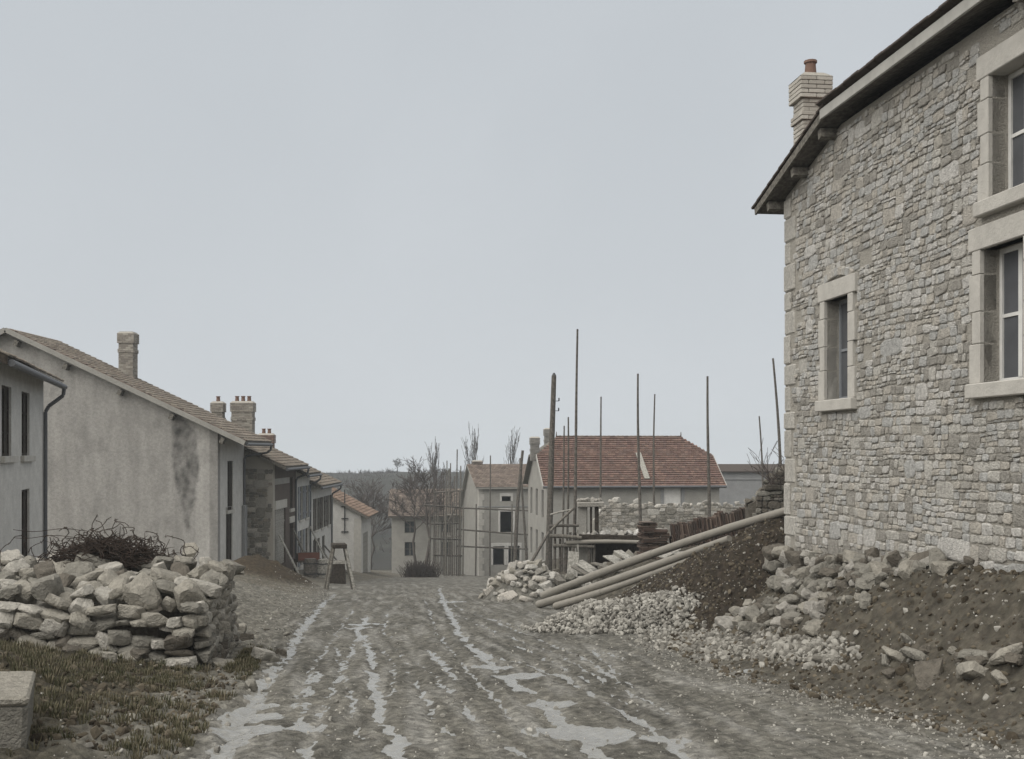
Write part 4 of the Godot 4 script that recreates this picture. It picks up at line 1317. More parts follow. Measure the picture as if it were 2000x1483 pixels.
	gt.tube(Vector3(-ov, ye - 0.14, ov + 0.08), Vector3(W + ov, ye - 0.14, ov + 0.08), 0.075, 0.075, 8)
	obj(gt, "gutter", M.zinc, b)
	chimney(b, Vector3(-0.35, 0.9, -3.4), 0.55, 0.5, 1.55, 0, 0.09, false, [Color(0.30, 0.29, 0.27), Color(0.25, 0.24, 0.225)], 84, true)
	chimney(b, Vector3(1.0, 1.8, -6.0), 0.55, 0.5, 1.3, 0, 0.09, false, [Color(0.30, 0.29, 0.27), Color(0.25, 0.24, 0.225)], 85, true)

	# long grey building beyond
	var c := thing("long_grey_building", "long low grey building with flat brown roof edge behind the red roof", "building", Transform3D(Basis(), Vector3(16.3, 0, -94.0)))
	fm = MB.new()
	fm.block(Vector3(0, -8.5, -7), Vector3(14, -0.1, 0))
	obj(fm, "wall", M.plaster_grey, c)
	dress(c, Transform3D(), Vector3(-0.05, -0.85, 0.001), Vector3(14.05, -0.72, 0.08), "string_course", M.plaster_grey, 0.01)
	rm = MB.new()
	plate(rm, Vector3(-0.3, -0.12, 0.3), Vector3(14.3, -0.12, 0.3), Vector3(14.3, 0.42, -3.5), Vector3(-0.3, 0.42, -3.5), 0.1)
	plate(rm, Vector3(-0.3, 0.42, -3.502), Vector3(14.3, 0.42, -3.502), Vector3(14.3, -0.12, -7.3), Vector3(-0.3, -0.12, -7.3), 0.1)
	obj(rm, "roof", M.clay_tile_dark, c)

	# house closing the street, partly behind a tree
	var e := thing("closing_house", "plastered house with brown roof closing the foot of the street", "house", Transform3D(Basis(Vector3.UP, 0.06), Vector3(-10.1, 0, -100.0)))
	fm = MB.new()
	var eh := [[1.15, 4.15, 2.1, 5.2], [1.15, 2.1, 2.1, 3.35], [4.4, 4.15, 5.3, 5.2], [4.4, 2.1, 5.3, 3.35]]
	wall_mesh(fm, Transform3D(Basis(), Vector3(0, -9.9, 0)), 6.6, 5.75, eh)
	fm.block(Vector3(0, -9.9, -7), Vector3(0.35, -4.2, -0.36))
	fm.block(Vector3(6.25, -9.9, -7), Vector3(6.6, -4.2, -0.36))
	fm.slab(Transform3D(Basis(Vector3(0, 0, 1), Vector3.UP, Vector3(-1, 0, 0)), Vector3(0.0, 0, -7.0)), PackedVector2Array([Vector2(0.02, -4.19), Vector2(6.98, -4.19), Vector2(3.5, -2.1)]), 0.35)
	obj(fm, "wall", M.plaster_plain, e)
	for o in eh: window(e, Transform3D(Basis(), Vector3(o[0], -9.9 + o[1], 0)), o[2] - o[0], o[3] - o[1], 0.15, M.wood_grey, 1)
	rm = MB.new()
	plate(rm, Vector3(-0.3, -4.25, 0.4), Vector3(6.9, -4.25, 0.4), Vector3(6.9, -1.95, -3.5), Vector3(-0.3, -1.95, -3.5), 0.12)
	plate(rm, Vector3(-0.3, -1.95, -3.502), Vector3(6.9, -1.95, -3.502), Vector3(6.9, -4.25, -7.4), Vector3(-0.3, -4.25, -7.4), 0.12)
	var re := obj(rm, "roof", M.wood_grey, e)
	tiles(re, Vector3(-0.3, -4.24, 0.4), Vector3(1, 0, 0), Vector3(0, 0.508, -0.861), 4.53, 18, 0.25, func(_t): return Vector2(0, 7.2), [Color(0.20, 0.165, 0.14), Color(0.18, 0.15, 0.13), Color(0.23, 0.19, 0.16)], 86)
# ---- ruins, formwork, tile stacks, timber
func ruins_and_site() -> void:
	# long ruined wall
	var gx := ground(7.0, 46.0)
	var rw := thing("ruined_wall", "long broken rubble wall below the red-tiled roof", "wall", Transform3D(Basis(), Vector3(3.6, gx, -46.0)))
	var hgt := func(x: float) -> float:
		return (-0.62 - gx) + 0.22 * n_clod.get_noise_2d(x * 14.0, 3.0) + 0.12 * n_big.get_noise_2d(x * 12.0, 8.0) - 0.5 * sst(0.8, 0.0, x)
	var core := MB.new()
	for i in 40:
		var a := i * 0.24; var b := a + 0.24
		core.hexa([Vector3(a, -0.5, 0), Vector3(b, -0.5, 0), Vector3(b, -0.5, -0.5), Vector3(a, -0.5, -0.5), Vector3(a, hgt.call(a) - 0.08, 0), Vector3(b, hgt.call(b) - 0.08, 0), Vector3(b, hgt.call(b) - 0.08, -0.5), Vector3(a, hgt.call(a) - 0.08, -0.5)])
	obj(core, "wall_core", M.mortar, rw)
	lay_stones(rw, Transform3D(), 9.5, -0.3, 3.6, func(_y): return 0.115, Vector2(0.12, 0.26), Vector2(0.02, 0.055), func(a, b, _c, e): return a > 0.0 and e < hgt.call((a + b) / 2) + 0.05, 220, ["limestone", "limestone_dull", "limestone_warm", "field_stone_grey"], [Color(0.56, 0.54, 0.50), Color(0.44, 0.42, 0.38), Color(0.52, 0.49, 0.43), Color(0.36, 0.345, 0.305)], 91)
	for i in 34:
		var x := 0.2 + i * 0.275 + rng.randf_range(-0.08, 0.08)
		var k := rng.randf_range(0.16, 0.34)
		inst(rock_mesh(rng.randi() % 12, ["limestone", "limestone_dull", "limestone_warm"][i % 3]), "cap_stone", rw, Transform3D(Basis.from_euler(Vector3(rng.randf_range(-0.4, 0.4), rng.randf() * TAU, rng.randf_range(-0.4, 0.4))).scaled(Vector3.ONE * k), Vector3(x, hgt.call(x) + 0.02, -0.22)))
	# dark stub of wall beside the stone house
	var dz := 31.0
	var p := at(1462, 1000, dz)
	var g2 := ground(p.x + 0.6, dz)
	var rs := thing("ruined_wall_stub", "dark crumbling rubble wall stub rising behind the stone house corner", "wall", Transform3D(Basis(Vector3.UP, -0.1), Vector3(p.x, g2, -dz)))
	var hs := func(x: float) -> float:
		return (0.15 - g2) + 0.95 * sst(0.0, 0.95, x) + 0.16 * n_clod.get_noise_2d(x * 18.0, 1.0)
	core = MB.new()
	for i in 14:
		var a := i * 0.14; var b := a + 0.14
		core.hexa([Vector3(a, -0.8, 0), Vector3(b, -0.8, 0), Vector3(b, -0.8, -0.8), Vector3(a, -0.8, -0.8), Vector3(a, hs.call(a) - 0.06, 0), Vector3(b, hs.call(b) - 0.06, 0), Vector3(b, hs.call(b) - 0.06, -0.8), Vector3(a, hs.call(a) - 0.06, -0.8)])
	obj(core, "wall_core", M.field_stone_earthy, rs)
	lay_stones(rs, Transform3D(), 1.95, -0.4, 4.0, func(_y): return 0.14, Vector2(0.12, 0.30), Vector2(0.03, 0.14), func(a, b, _c, e): return a > 0.0 and e < hs.call((a + b) / 2) + 0.05, 120, ["field_stone_earthy", "field_stone_grey", "field_stone_earthy"], [Color(0.2, 0.18, 0.15), Color(0.3, 0.28, 0.25), Color(0.16, 0.15, 0.12)], 92)
	for i in 12:
		var x := 0.05 + i * 0.16
		inst(rock_mesh(i, ["field_stone_earthy", "field_stone_grey"][i % 2]), "cap_stone", rs, Transform3D(Basis.from_euler(Vector3(rng.randf(), rng.randf() * TAU, rng.randf())).scaled(Vector3.ONE * rng.randf_range(0.14, 0.3)), Vector3(x, hs.call(x), -0.2 - 0.2 * rng.randf())))
	# half-built cellar front: beams, props, slab with rubble on it
	var z := 37.0
	var f0 := at(1070, 1112, z)
	var st := thing("propped_cellar_front", "half-built cellar front of timber props, ledgers and a stone slab on posts", "building site", Transform3D(Basis(), Vector3(f0.x, 0, -z)))
	var X := func(px: float) -> float: return (px - 1070.0) / F * z
	var Y := func(py: float) -> float: return EYE + (CY - py) / F * z
	var gy := ground(f0.x + 1.5, z) - 0.3
	var bw := MB.new()
	bw.block(Vector3(X.call(1128), gy, -1.6), Vector3(X.call(1272), Y.call(1050), -1.2))
	obj(bw, "back_wall", M.plaster_brown, st)
	bw = MB.new()
	bw.block(Vector3(X.call(1126), gy, -1.2), Vector3(X.call(1158), Y.call(1062), -0.25))
	obj(bw, "pier", M.plaster_plain, st)
	bw = MB.new()
	bw.box(Transform3D(Basis(Vector3(0, 0, 1), -0.01), Vector3(X.call(1200), Y.call(1052), -0.6)), Vector3(X.call(1272) - X.call(1128), 0.20, 1.2))
	obj(bw, "beam", M.wood_dark, st)
	bw = MB.new()
	bw.cbox(Transform3D(Basis(Vector3(0, 0, 1), 0.02), Vector3(X.call(1156), Y.call(987), -0.75)), Vector3(0.88, 0.16, 0.9), 0.02)
	obj(bw, "stone_slab", M.limestone_dull, st)
	for q in [[1139, 0.30, 0.10, "plaster_plain"], [1147.5, 0.06, 0.08, "wood_dark"], [1157, 0.07, 0.08, "wood_dark"], [1168, 0.13, 0.14, "wood_dark"]]:
		bw = MB.new()
		bw.block(Vector3(X.call(q[0]) - q[1] / 2, Y.call(1047), -0.6), Vector3(X.call(q[0]) + q[1] / 2, Y.call(991), -0.6 + q[2]))
		obj(bw, "prop", M[q[3]], st)
	for q in [[[1105, 1060, 0.12], [1252, 1059, 0.12], 0.075, "wood_log"], [[1073, 1046, 0.2], [1135, 1050, 0.2], 0.07, "wood_grey"], [[1073, 1028, 0.0], [1131, 1027, 0.0], 0.05, "wood_pole"], [[1080, 1066, 0.1], [1160, 1068, 0.1], 0.06, "wood_grey"], [[1075, 1036, 0.25], [1120, 992, 0.25], 0.045, "wood_grey"], [[1074, 1005, 0.2], [1120, 994, 0.2], 0.03, "wood_pale"]]:
		bw = pole_mesh(Vector3(X.call(q[0][0]), Y.call(q[0][1]), q[0][2]), Vector3(X.call(q[1][0]), Y.call(q[1][1]), q[1][2]), q[2], q[2] * 0.85, 3)
		obj(bw, "ledger", M[q[3]], st)
	for q in [[1083, 1030, 0.05], [1093, 1052, 0.045], [1104, 1060, 0.06], [1113, 1040, 0.05], [1150, 1062, 0.06], [1160, 1062, 0.05]]:
		bw = MB.new()
		bw.tube(Vector3(X.call(q[0]), ground(f0.x + X.call(q[0]), z) - 0.15, 0.0), Vector3(X.call(q[0] + 1), Y.call(q[1]), 0.0), q[2], q[2] * 0.9, 8)
		obj(bw, "post", M.wood_pole, st)
	bw = MB.new()
	bw.block(Vector3(X.call(1126), ground(f0.x + 1.0, z) - 0.2, 0.10), Vector3(X.call(1130), Y.call(1030), 0.16))
	obj(bw, "post", M.wood_pale, st)
	for i in 26:
		var q := Vector3(X.call(1142 + i * 4.6), Y.call(1046) + rng.randf_range(-0.02, 0.06), -0.2 - rng.randf() * 0.8)
		var m: String = ["limestone", "limestone_dull", "limestone_pale"][i % 3]
		inst(rock_mesh(i % 12, m), "rubble_stone", st, Transform3D(Basis.from_euler(Vector3(rng.randf(), rng.randf() * TAU, rng.randf())).scaled(Vector3.ONE * rng.randf_range(0.12, 0.30)), q))
	for i in 9:
		inst(rock_mesh((i * 5) % 12, "limestone_dull"), "rubble_stone", st, Transform3D(Basis.from_euler(Vector3(rng.randf(), rng.randf() * TAU, rng.randf())).scaled(Vector3.ONE * rng.randf_range(0.10, 0.2)), Vector3(X.call(1133 + i * 5.5), Y.call(982) + 0.05, -0.6 - rng.randf() * 0.3)))
	# stacks of roof tiles
	var tz := 33.5
	var tm := MB.new()
	tm.cbox(Transform3D(), Vector3(0.40, 0.030, 0.25), 0.006)
	var tl := [tm.mesh(M.clay_tile), tm.mesh(M.clay_tile_dark), tm.mesh(M.clay_tile_pale)]
	for k in 2:
		var b0 := at(1264 + 26 * k, 1090, tz)
		b0.y = ground(b0.x, tz) - 0.06
		var topy := at(0, [1018, 1034][k], tz).y
		var n := int((topy - b0.y) / 0.036)
		var sk := thing("tile_stack", ["taller square stack of flat clay roof tiles beside the dark beam", "lower square stack of flat clay roof tiles next to leaning tiles"][k], "tile stack", Transform3D(Basis(Vector3.UP, 0.15 - 0.3 * k), b0))
		for i in n:
			var turn := PI / 2 if (i / 4) % 2 == 1 else 0.0
			for j in 2:
				var off := Vector3((j - 0.5) * 0.26, 0, 0).rotated(Vector3.UP, PI / 2 - turn)
				inst(tl[rng.randi() % 3], "tile", sk, Transform3D(Basis(Vector3.UP, turn + rng.randf_range(-0.06, 0.06)), off + Vector3(rng.randf_range(-0.02, 0.02), 0.015 + i * 0.036, rng.randf_range(-0.02, 0.02))))
	var ra := at(1312, 1075, tz)
	var rbx := at(1478, 1040, tz - 1.5)
	var row := thing("tile_row", "long double row of clay roof tiles stood on edge and leaning", "tile row", Transform3D(Basis(), Vector3(ra.x, 0, -tz)))
	for tier in 2:
		for i in 105:
			var t := i / 104.0
			var px := lerpf(ra.x, rbx.x, t); var pz := lerpf(tz, tz - 1.5, t)
			if tier == 1 and (t > 0.9 or rng.randf() < 0.10): continue
			var base := maxf(ground(px, pz) - 0.03, lerpf(at(0, 1072, tz).y, at(0, 1036, tz - 1.5).y, t) - 0.05)
			inst(tl[[0, 1, 1, 0, 2][rng.randi() % 5]], "tile", row, Transform3D(Basis(Vector3.UP, 0.2 + rng.randfn() * 0.2) * Basis(Vector3(0, 0, 1), PI / 2 + 0.14 + rng.randfn() * 0.05), Vector3(px - ra.x + rng.randf_range(-0.01, 0.01), base + 0.20 + tier * 0.33 + 0.05 * sin(i * 0.23) + rng.randfn() * 0.03, -(pz - tz) + rng.randf_range(-0.03, 0.03))))
	var bed := MB.new()
	for i in 8:
		var t0 := i / 8.0; var t1 := (i + 1) / 8.0
		var q0 := Vector3(lerpf(0, rbx.x - ra.x, t0), lerpf(at(0, 1072, tz).y, at(0, 1036, tz - 1.5).y, t0) - 0.05, lerpf(0, 1.5, t0)); var q1 := Vector3(lerpf(0, rbx.x - ra.x, t1), lerpf(at(0, 1072, tz).y, at(0, 1036, tz - 1.5).y, t1) - 0.05, lerpf(0, 1.5, t1))
		bed.hexa([q0 + Vector3(0, -1.6, 0.15), q1 + Vector3(0, -1.6, 0.15), q1 + Vector3(0, -1.6, -0.3), q0 + Vector3(0, -1.6, -0.3), q0 + Vector3(0, 0, 0.15), q1 + Vector3(0, 0, 0.15), q1 + Vector3(0, 0, -0.3), q0 + Vector3(0, 0, -0.3)])
	obj(bed, "earth_bed", M.field_stone_earthy, row)
	# scaffold logs lying up the spoil heap
	var logs := [[[1062, 30.4], [1572, 22.6], 0.115, 0.085, 0.02, "topmost long peeled log lying up the dark spoil heap"], [[1052, 29.2], [1425, 23.6], 0.11, 0.075, 0.0, "middle peeled log lying up the dark spoil heap"], [[1085, 28.4], [1350, 24.6], 0.10, 0.06, 0.0, "lowest peeled log beside the broken stone heap"], [[1185, 27.0], [1272, 25.3], 0.06, 0.05, 0.0, "short thin pole end half buried under the logs"]]
	for i in logs.size():
		var l: Array = logs[i]
		var a := Vector3((l[0][0] - CX) / F * l[0][1], 0, -l[0][1]); var b := Vector3((l[1][0] - CX) / F * l[1][1], 0, -l[1][1])
		a.y = ground(a.x, -a.z) + l[2] * 0.8 + l[4]; b.y = ground(b.x, -b.z) + l[3] * 0.8 + l[4]
		var lift := 0.0
		for k in 20:
			var q := a.lerp(b, k / 19.0)
			lift = maxf(lift, land(q.x, -q.z) + 0.04 - q.y)
		a.y += lift * 0.35; b.y += lift
		pole("log", a, b, l[2], l[3], M.wood_log, l[5], "log", "logs lying up the spoil heap", 10 + i)
	# planks thrown down before the cellar front
	var pl := [[[1116, 1146, 35.0], [1121, 1078, 35.4], 0.34, "wide pale plank standing on end before the cellar front"],
		[[1168, 1122, 34.6], [1128, 1096, 35.5], 0.42, "broad pale board lying tilted beside the upright plank"],
		[[1232, 1112, 34.2], [1188, 1086, 35.4], 0.40, "broad pale board lying tilted under the dark beam"],
		[[1215, 1116, 33.6], [1158, 1100, 34.9], 0.22, "narrow board lying flat among the thrown-down boards"],
		[[1160, 1130, 33.8], [1118, 1106, 34.6], 0.16, "thick dark plank under the tilted boards"],
		[[1290, 1083, 32.0], [1322, 1066, 33.0], 0.30, "short pale board leaning before the tile stacks"],
		[[1300, 1068, 32.4], [1352, 1066, 32.8], 0.16, "narrow pale board lying before the leaning tiles"],
		[[1250, 1106, 34.0], [1206, 1076, 35.0], 0.30, "pale board lying highest among the thrown-down boards"],
		[[1098, 1136, 33.4], [1080, 1122, 34.2], 0.26, "dark squared timber offcut on the rubble"],
		[[1150, 1128, 33.2], [1133, 1112, 33.6], 0.22, "square timber block below the tilted board"]]
	for i in pl.size():
		var q: Array = pl[i]
		var a := at(q[0][0], q[0][1], q[0][2]); var b := at(q[1][0], q[1][1], q[1][2])
		var low := minf(a.y - ground(a.x, -a.z), b.y - ground(b.x, -b.z))
		if i > 4 and i != 7: a.y -= low * 0.5; b.y -= low * 0.5
		var dd := (b - a).normalized()
		var sd := dd.cross(Vector3(0.1, 1, 0.25) if i > 0 else Vector3(0, 0.2, 1)).normalized()
		var bm := MB.new()
		bm.cbox(Transform3D(Basis(dd, sd.cross(dd), sd), (b - a) / 2), Vector3(a.distance_to(b), 0.045 if i < 8 else 0.16, q[2]), 0.008)
		var o := obj(bm, "plank", M[["wood_pale", "wood_pale", "wood_pale", "wood_grey", "wood_grey", "wood_pale", "wood_pale", "wood_pale", "wood_grey", "wood_pale"][i]])
		o.position = a
		tag(o, q[3], "plank", "timber thrown down before the cellar front")
	# stones under the boards
	var sr := RandomNumberGenerator.new()
	sr.seed = 5
	for i in 46:
		var q := at(sr.randf_range(1085, 1262), sr.randf_range(1104, 1136), sr.randf_range(34.4, 36.4))
		q.y = maxf(ground(q.x, -q.z) + 0.05, q.y - 0.12)
		loose(q, Vector3(1.1, 0.8, 1.0) * sr.randf_range(0.2, 0.5), "%s rubble stone heaped under the thrown-down boards" % ["dark", "grey"][i % 2], "rubble under the boards", ["field_stone_earthy", "field_stone_grey"][i % 2], i % 12, sr, 0.4, "packing_stone")

var rock_meshes := {}
func rock_mesh(i: int, m: String) -> ArrayMesh:
	var key := "%d_%s" % [i, m]
	if not rock_meshes.has(key): rock_meshes[key] = (rocks[i] as MB).mesh(M[m])
	return rock_meshes[key]

# ---- stacked field stones at the left
func stone_stack() -> void:
	var w := thing("dry_stone_stack", "waist-high stack of rough field stones with coiled wire on top", "stone stack", Transform3D(Basis(), Vector3(-3.7, ground(-3.7, 14.5), -14.5)))
	var r := RandomNumberGenerator.new()
	r.seed = 77
	var base := w.position
	var topy := func(x: float, z: float) -> float:
		return -0.31 + 0.12 * n_big.get_noise_2d(x * 9.0, z * 9.0) + 0.05 * (z - 14.5) - 0.10 * sst(-4.4, -3.7, x) * 0.0
	var names := ["field_stone", "field_stone_grey", "field_stone_pale", "field_stone", "field_stone_pale"]
	var put := func(p: Vector3, s: Vector3, e: Vector3, lowly: float) -> void:
		var m: String = names[r.randi() % 5]
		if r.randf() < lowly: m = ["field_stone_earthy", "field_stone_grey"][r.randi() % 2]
		inst(rock_mesh(r.randi() % 12, m), "stone", w, Transform3D(Basis.from_euler(e) * Basis.from_scale(s), p - base))
	var right := func(z: float) -> float: return -3.72 - 0.13 * (z - 14.5)
	# face towards the street corner and the viewer, course by course
	for face in 2:
		var run := 3.9 if face == 0 else 3.4
		var y := 0.0
		var row := 0
		while y < 1.3:
			var rh := r.randf_range(0.13, 0.20)
			var t := r.randf_range(0.0, 0.15)
			while t < run:
				var l := r.randf_range(0.20, 0.46) * (0.9 if face == 0 else 0.75)
				var c := t + l / 2
				var x: float; var z: float
				if face == 0:
					x = -3.80 - c; z = 14.12 + y * 0.16 + r.randf_range(-0.07, 0.09)
				else:
					z = 14.15 + c; x = right.call(z) - 0.12 - 0.10 * y
				var g := ground(x, z) - 0.05
				var yy := g + y + rh / 2
				if yy < topy.call(x, z) + 0.02:
					var mess := 0.10 + 0.28 * sst(-4.6, -5.6, x)
					var e := Vector3(r.randfn() * mess, (0.0 if face == 0 else PI / 2) + r.randfn() * 0.25 + (PI if r.randf() < 0.5 else 0.0), r.randfn() * mess)
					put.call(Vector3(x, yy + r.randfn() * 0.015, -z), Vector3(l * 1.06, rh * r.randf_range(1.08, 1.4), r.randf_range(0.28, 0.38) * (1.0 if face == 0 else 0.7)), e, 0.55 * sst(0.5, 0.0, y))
				t += l * 0.93
			y += rh * 0.93
			row += 1
	# loose top
	var z := 14.4
	while z < 17.7:
		var x: float = right.call(z) - 0.15
		while x > -7.9:
			if r.randf() < 0.9:
				var k := r.randf_range(0.20, 0.40)
				put.call(Vector3(x, topy.call(x, z) + r.randf_range(-0.06, 0.16), -z + r.randf_range(-0.1, 0.1)), Vector3(k * 1.15, k * r.randf_range(0.6, 1.0), k), Vector3(r.randfn() * 0.4, r.randf() * TAU, r.randfn() * 0.4), 0.12)
			x -= r.randf_range(0.22, 0.36)
		z += 0.30
	# tumbled stones at the foot
	for i in 26:
		var px := r.randf_range(180, 440); var py := r.randf_range(1255, 1305)
		var p := on_ground(px, py)
		if p.z > -14.2 or p.x > -3.75:
			var k := r.randf_range(0.14, 0.38)
			put.call(Vector3(p.x, p.y + 0.10 * k, minf(p.z, -13.5)), Vector3(k * 1.2, k * 0.75, k), Vector3(r.randfn() * 0.3, r.randf() * TAU, r.randfn() * 0.3), 0.3)
	var core := MB.new()
	var n := 16
	for i in n:
		var xa := -8.0 + (8.0 - 4.5) * i / n; var xb := -8.0 + (8.0 - 4.5) * (i + 1) / n
		var f := func(x: float, zz: float, top: bool) -> Vector3: return Vector3(x, topy.call(x, zz) - 0.22 if top else -2.2, -zz) - base
		core.hexa([f.call(xa, 14.6, false), f.call(xb, 14.6, false), f.call(xb, 17.5, false), f.call(xa, 17.5, false), f.call(xa, 14.6, true), f.call(xb, 14.6, true), f.call(xb, 17.5, true), f.call(xa, 17.5, true)])
	obj(core, "rubble_core", M.field_stone_earthy, w)

func loose(p: Vector3, s: Vector3, label: String, group: String, m: String, i: int, r: RandomNumberGenerator, tilt := 0.4, called := "rubble_stone") -> void:
	var o := inst(rock_mesh(i, m), called, self, Transform3D(Basis.from_euler(Vector3(r.randfn() * tilt, r.randf() * TAU, r.randfn() * tilt)) * Basis.from_scale(s), p))
	tag(o, label, "stone", group)

# ---- rubble and broken stone
func rubble() -> void:
	var r := RandomNumberGenerator.new()
	r.seed = 99
	var pale := ["field_stone", "field_stone_grey", "field_stone_grey", "limestone_dull", "field_stone_earthy"]
	# tumbled stones at the foot of the tall wall
	var zones := [[[1540, 1094, 1940, 1092], 38, 40, 0.0], [[1500, 1108, 1880, 1104], 40, 44, 8.0], [[1525, 1130, 1790, 1118], 32, 44, 8.0], [[1515, 1156, 1730, 1140], 26, 38, 10.0], [[1455, 1188, 1690, 1165], 22, 30, 12.0], [[1420, 1208, 1620, 1195], 20, 30, 10.0], [[1440, 1226, 1610, 1218], 12, 32, 8.0]]
	for q in zones:
		for i in q[1]:
			var t: float = (i + r.randf()) / q[1]
			var px: float = lerpf(q[0][0], q[0][2], t); var py: float = lerpf(q[0][1], q[0][3], t) + r.randf_range(-8, 8)
			var p := on_ground(px, py)
			var k: float = r.randf_range(15.0, q[2]) / F * -p.z
			if -p.z > 19.3 and px > 1520: continue
			if -p.z <= 19.3 and p.x > wall_x(-p.z) - 0.16: p.x = wall_x(-p.z) - 0.16
			var m := r.randi() % 5
			loose(Vector3(p.x, p.y + r.randf_range(0.1, 0.3) * k, p.z), Vector3(k * 1.2, k * 0.95, k), "%s %s limestone in the rubble at the foot of the tall wall" % ["small" if k < 0.17 else ("middling" if k < 0.25 else "large"), ["buff", "grey", "grey", "pale", "earthy"][m]], "rubble below the tall stone wall", pale[m], r.randi() % 12, r)
	# single large ones
	for q in [[1590, 1235, 70, 0], [1420, 1225, 60, 2], [1470, 1232, 66, 4], [1585, 1190, 40, 5], [1690, 1180, 46, 7], [1840, 1120, 70, 3]]:
		var p := on_ground(q[0], q[1])
		var k: float = q[2] / F * -p.z
		loose(Vector3(p.x, p.y + 0.1 * k, p.z), Vector3(k, k * 0.55, k * 0.7), "larger rounded limestone block among the rubble below the tall wall", "large stones below the tall stone wall", ["field_stone", "field_stone_grey", "limestone_dull"][q[3] % 3], q[3], r, 0.15, "boulder")
	# clods and stones at the road's right edge
	for i in 26:
		var p := on_ground(r.randf_range(1720, 1990), r.randf_range(1255, 1345))
		var k: float = r.randf_range(16, 62) / F * -p.z
		loose(Vector3(p.x, p.y + 0.08 * k, p.z), Vector3(k * 1.2, k * 0.6, k * 0.9), "%s %s stone on the dark bank beside the road's edge" % ["small" if k < 0.14 else ("middling" if k < 0.24 else "large"), ["earthy", "grey", "buff"][i % 3]], "stones on the dark bank", ["field_stone_earthy", "field_stone_grey", "field_stone"][i % 3], r.randi() % 12, r)
	# rubble heap in the middle distance
	for i in 150:
		var a := r.randf() * TAU; var d := sqrt(r.randf())
		var x := 0.65 + cos(a) * d * 1.4; var z := 34.5 + sin(a) * d * 2.2
		var k := r.randf_range(0.14, 0.36)
		var m := r.randi() % 4
		loose(Vector3(x, ground(x, z) + 0.10 * k + 0.1 * (1.0 - d), -z), Vector3(k * 1.1, k * 0.85, k), "%s %s stone in the rubble heap beside the leaning telegraph pole" % ["small" if k < 0.21 else ("middling" if k < 0.29 else "large"), ["grey-white", "dull grey", "brownish", "buff"][m]], "rubble heap by the telegraph pole", ["limestone", "limestone_dull", "field_stone", "limestone_warm"][m], r.randi() % 12, r, 0.4, "heap_stone")
	# stones by the gutter
	for q in [[490, 1345, 48, 0.7, "field_stone_grey"], [478, 1250, 40, 0.7, "field_stone_earthy"], [515, 1288, 66, 0.42, "field_stone_pale"], [548, 1278, 30, 0.8, "field_stone_earthy"], [488, 1272, 34, 0.5, "field_stone"], [535, 1292, 26, 0.6, "field_stone_grey"], [470, 1238, 44, 0.9, "field_stone"], [500, 1236, 18, 0.5, "field_stone_grey"], [520, 1232, 14, 0.5, "field_stone_earthy"], [560, 1240, 14, 0.5, "field_stone_grey"]]:
		var p := on_ground(q[0], q[1])
		var k: float = q[2] / F * -p.z
		loose(Vector3(p.x, p.y + 0.12 * k, p.z), Vector3(k, k * q[3], k * 0.6), "loose stone lying between the stone stack and the pale gutter", "stones along the gutter", q[4], r.randi() % 12, r, 0.12, "gutter_stone")
	# broken stone heaps: gravel, not countable
	var small := rock(300, 1, 0.85, 5, 0.05)
	scatter("broken_stone_heap", small, M.pebble, 3200, func():
		var a := r.randf() * TAU; var d := sqrt(r.randf()) * (1.0 + absf(r.randfn()) * 0.14)
		var x := 2.08 + cos(a) * d * 1.4; var z := 21.5 + sin(a) * d * 1.0
		var k := lerpf(0.025, 0.13, r.randf() * r.randf() + 0.12)
		return [Vector3(x, ground(x, z) + r.randf_range(0.0, 0.06), -z), k], r)
	tag(get_child(get_child_count() - 1), "heap of pale broken road stone beside the logs", "gravel heap")
	scatter("broken_stone_spread", small, M.pebble, 1700, func():
		var t := r.randf()
		var gp := on_ground(lerpf(1285, 1640, t) + r.randfn() * 26.0, lerpf(1246, 1276, t) + clampf(r.randfn(), -2.4, 2.4) * 15.0)
		var k := lerpf(0.02, 0.12, r.randf() * r.randf() + 0.1)
		return [gp + Vector3(0, 0.1 * k, 0), k], r, Color(0.17, 0.16, 0.14), Color(0.44, 0.425, 0.385))
	tag(get_child(get_child_count() - 1), "flat spread of pale broken stone along the road's edge", "gravel")
	scatter("scattered_pebbles", small, M.pebble, 9000, func():
		var u := r.randf()
		var x: float; var z: float
		if u < 0.42:
			z = r.randf_range(9, 30); x = edge(z) + r.randf_range(-0.9, 2.6)
			if z < 19.5: x = minf(x, wall_x(z) - 0.1)
		elif u < 0.62:
			z = r.randf_range(8, 44); x = gutter_x(z) - absf(r.randfn()) * 1.2
		else:
			z = 8.0 + 30.0 * r.randf() * r.randf(); x = lerpf(gutter_x(z), edge(z), r.randf())
			if r.randf() < 0.6: x = edge(z) - absf(r.randfn()) * 0.8
		var k := r.randf_range(0.008, 0.03) * (2.4 if r.randf() < 0.10 else 1.0) * (0.7 if u > 0.62 else 1.0)
		return [Vector3(x, ground(x, z) + 0.1 * k, -z), k], r)
	tag(get_child(get_child_count() - 1), "small pebbles and chips strewn over road, verge and bank", "pebbles")
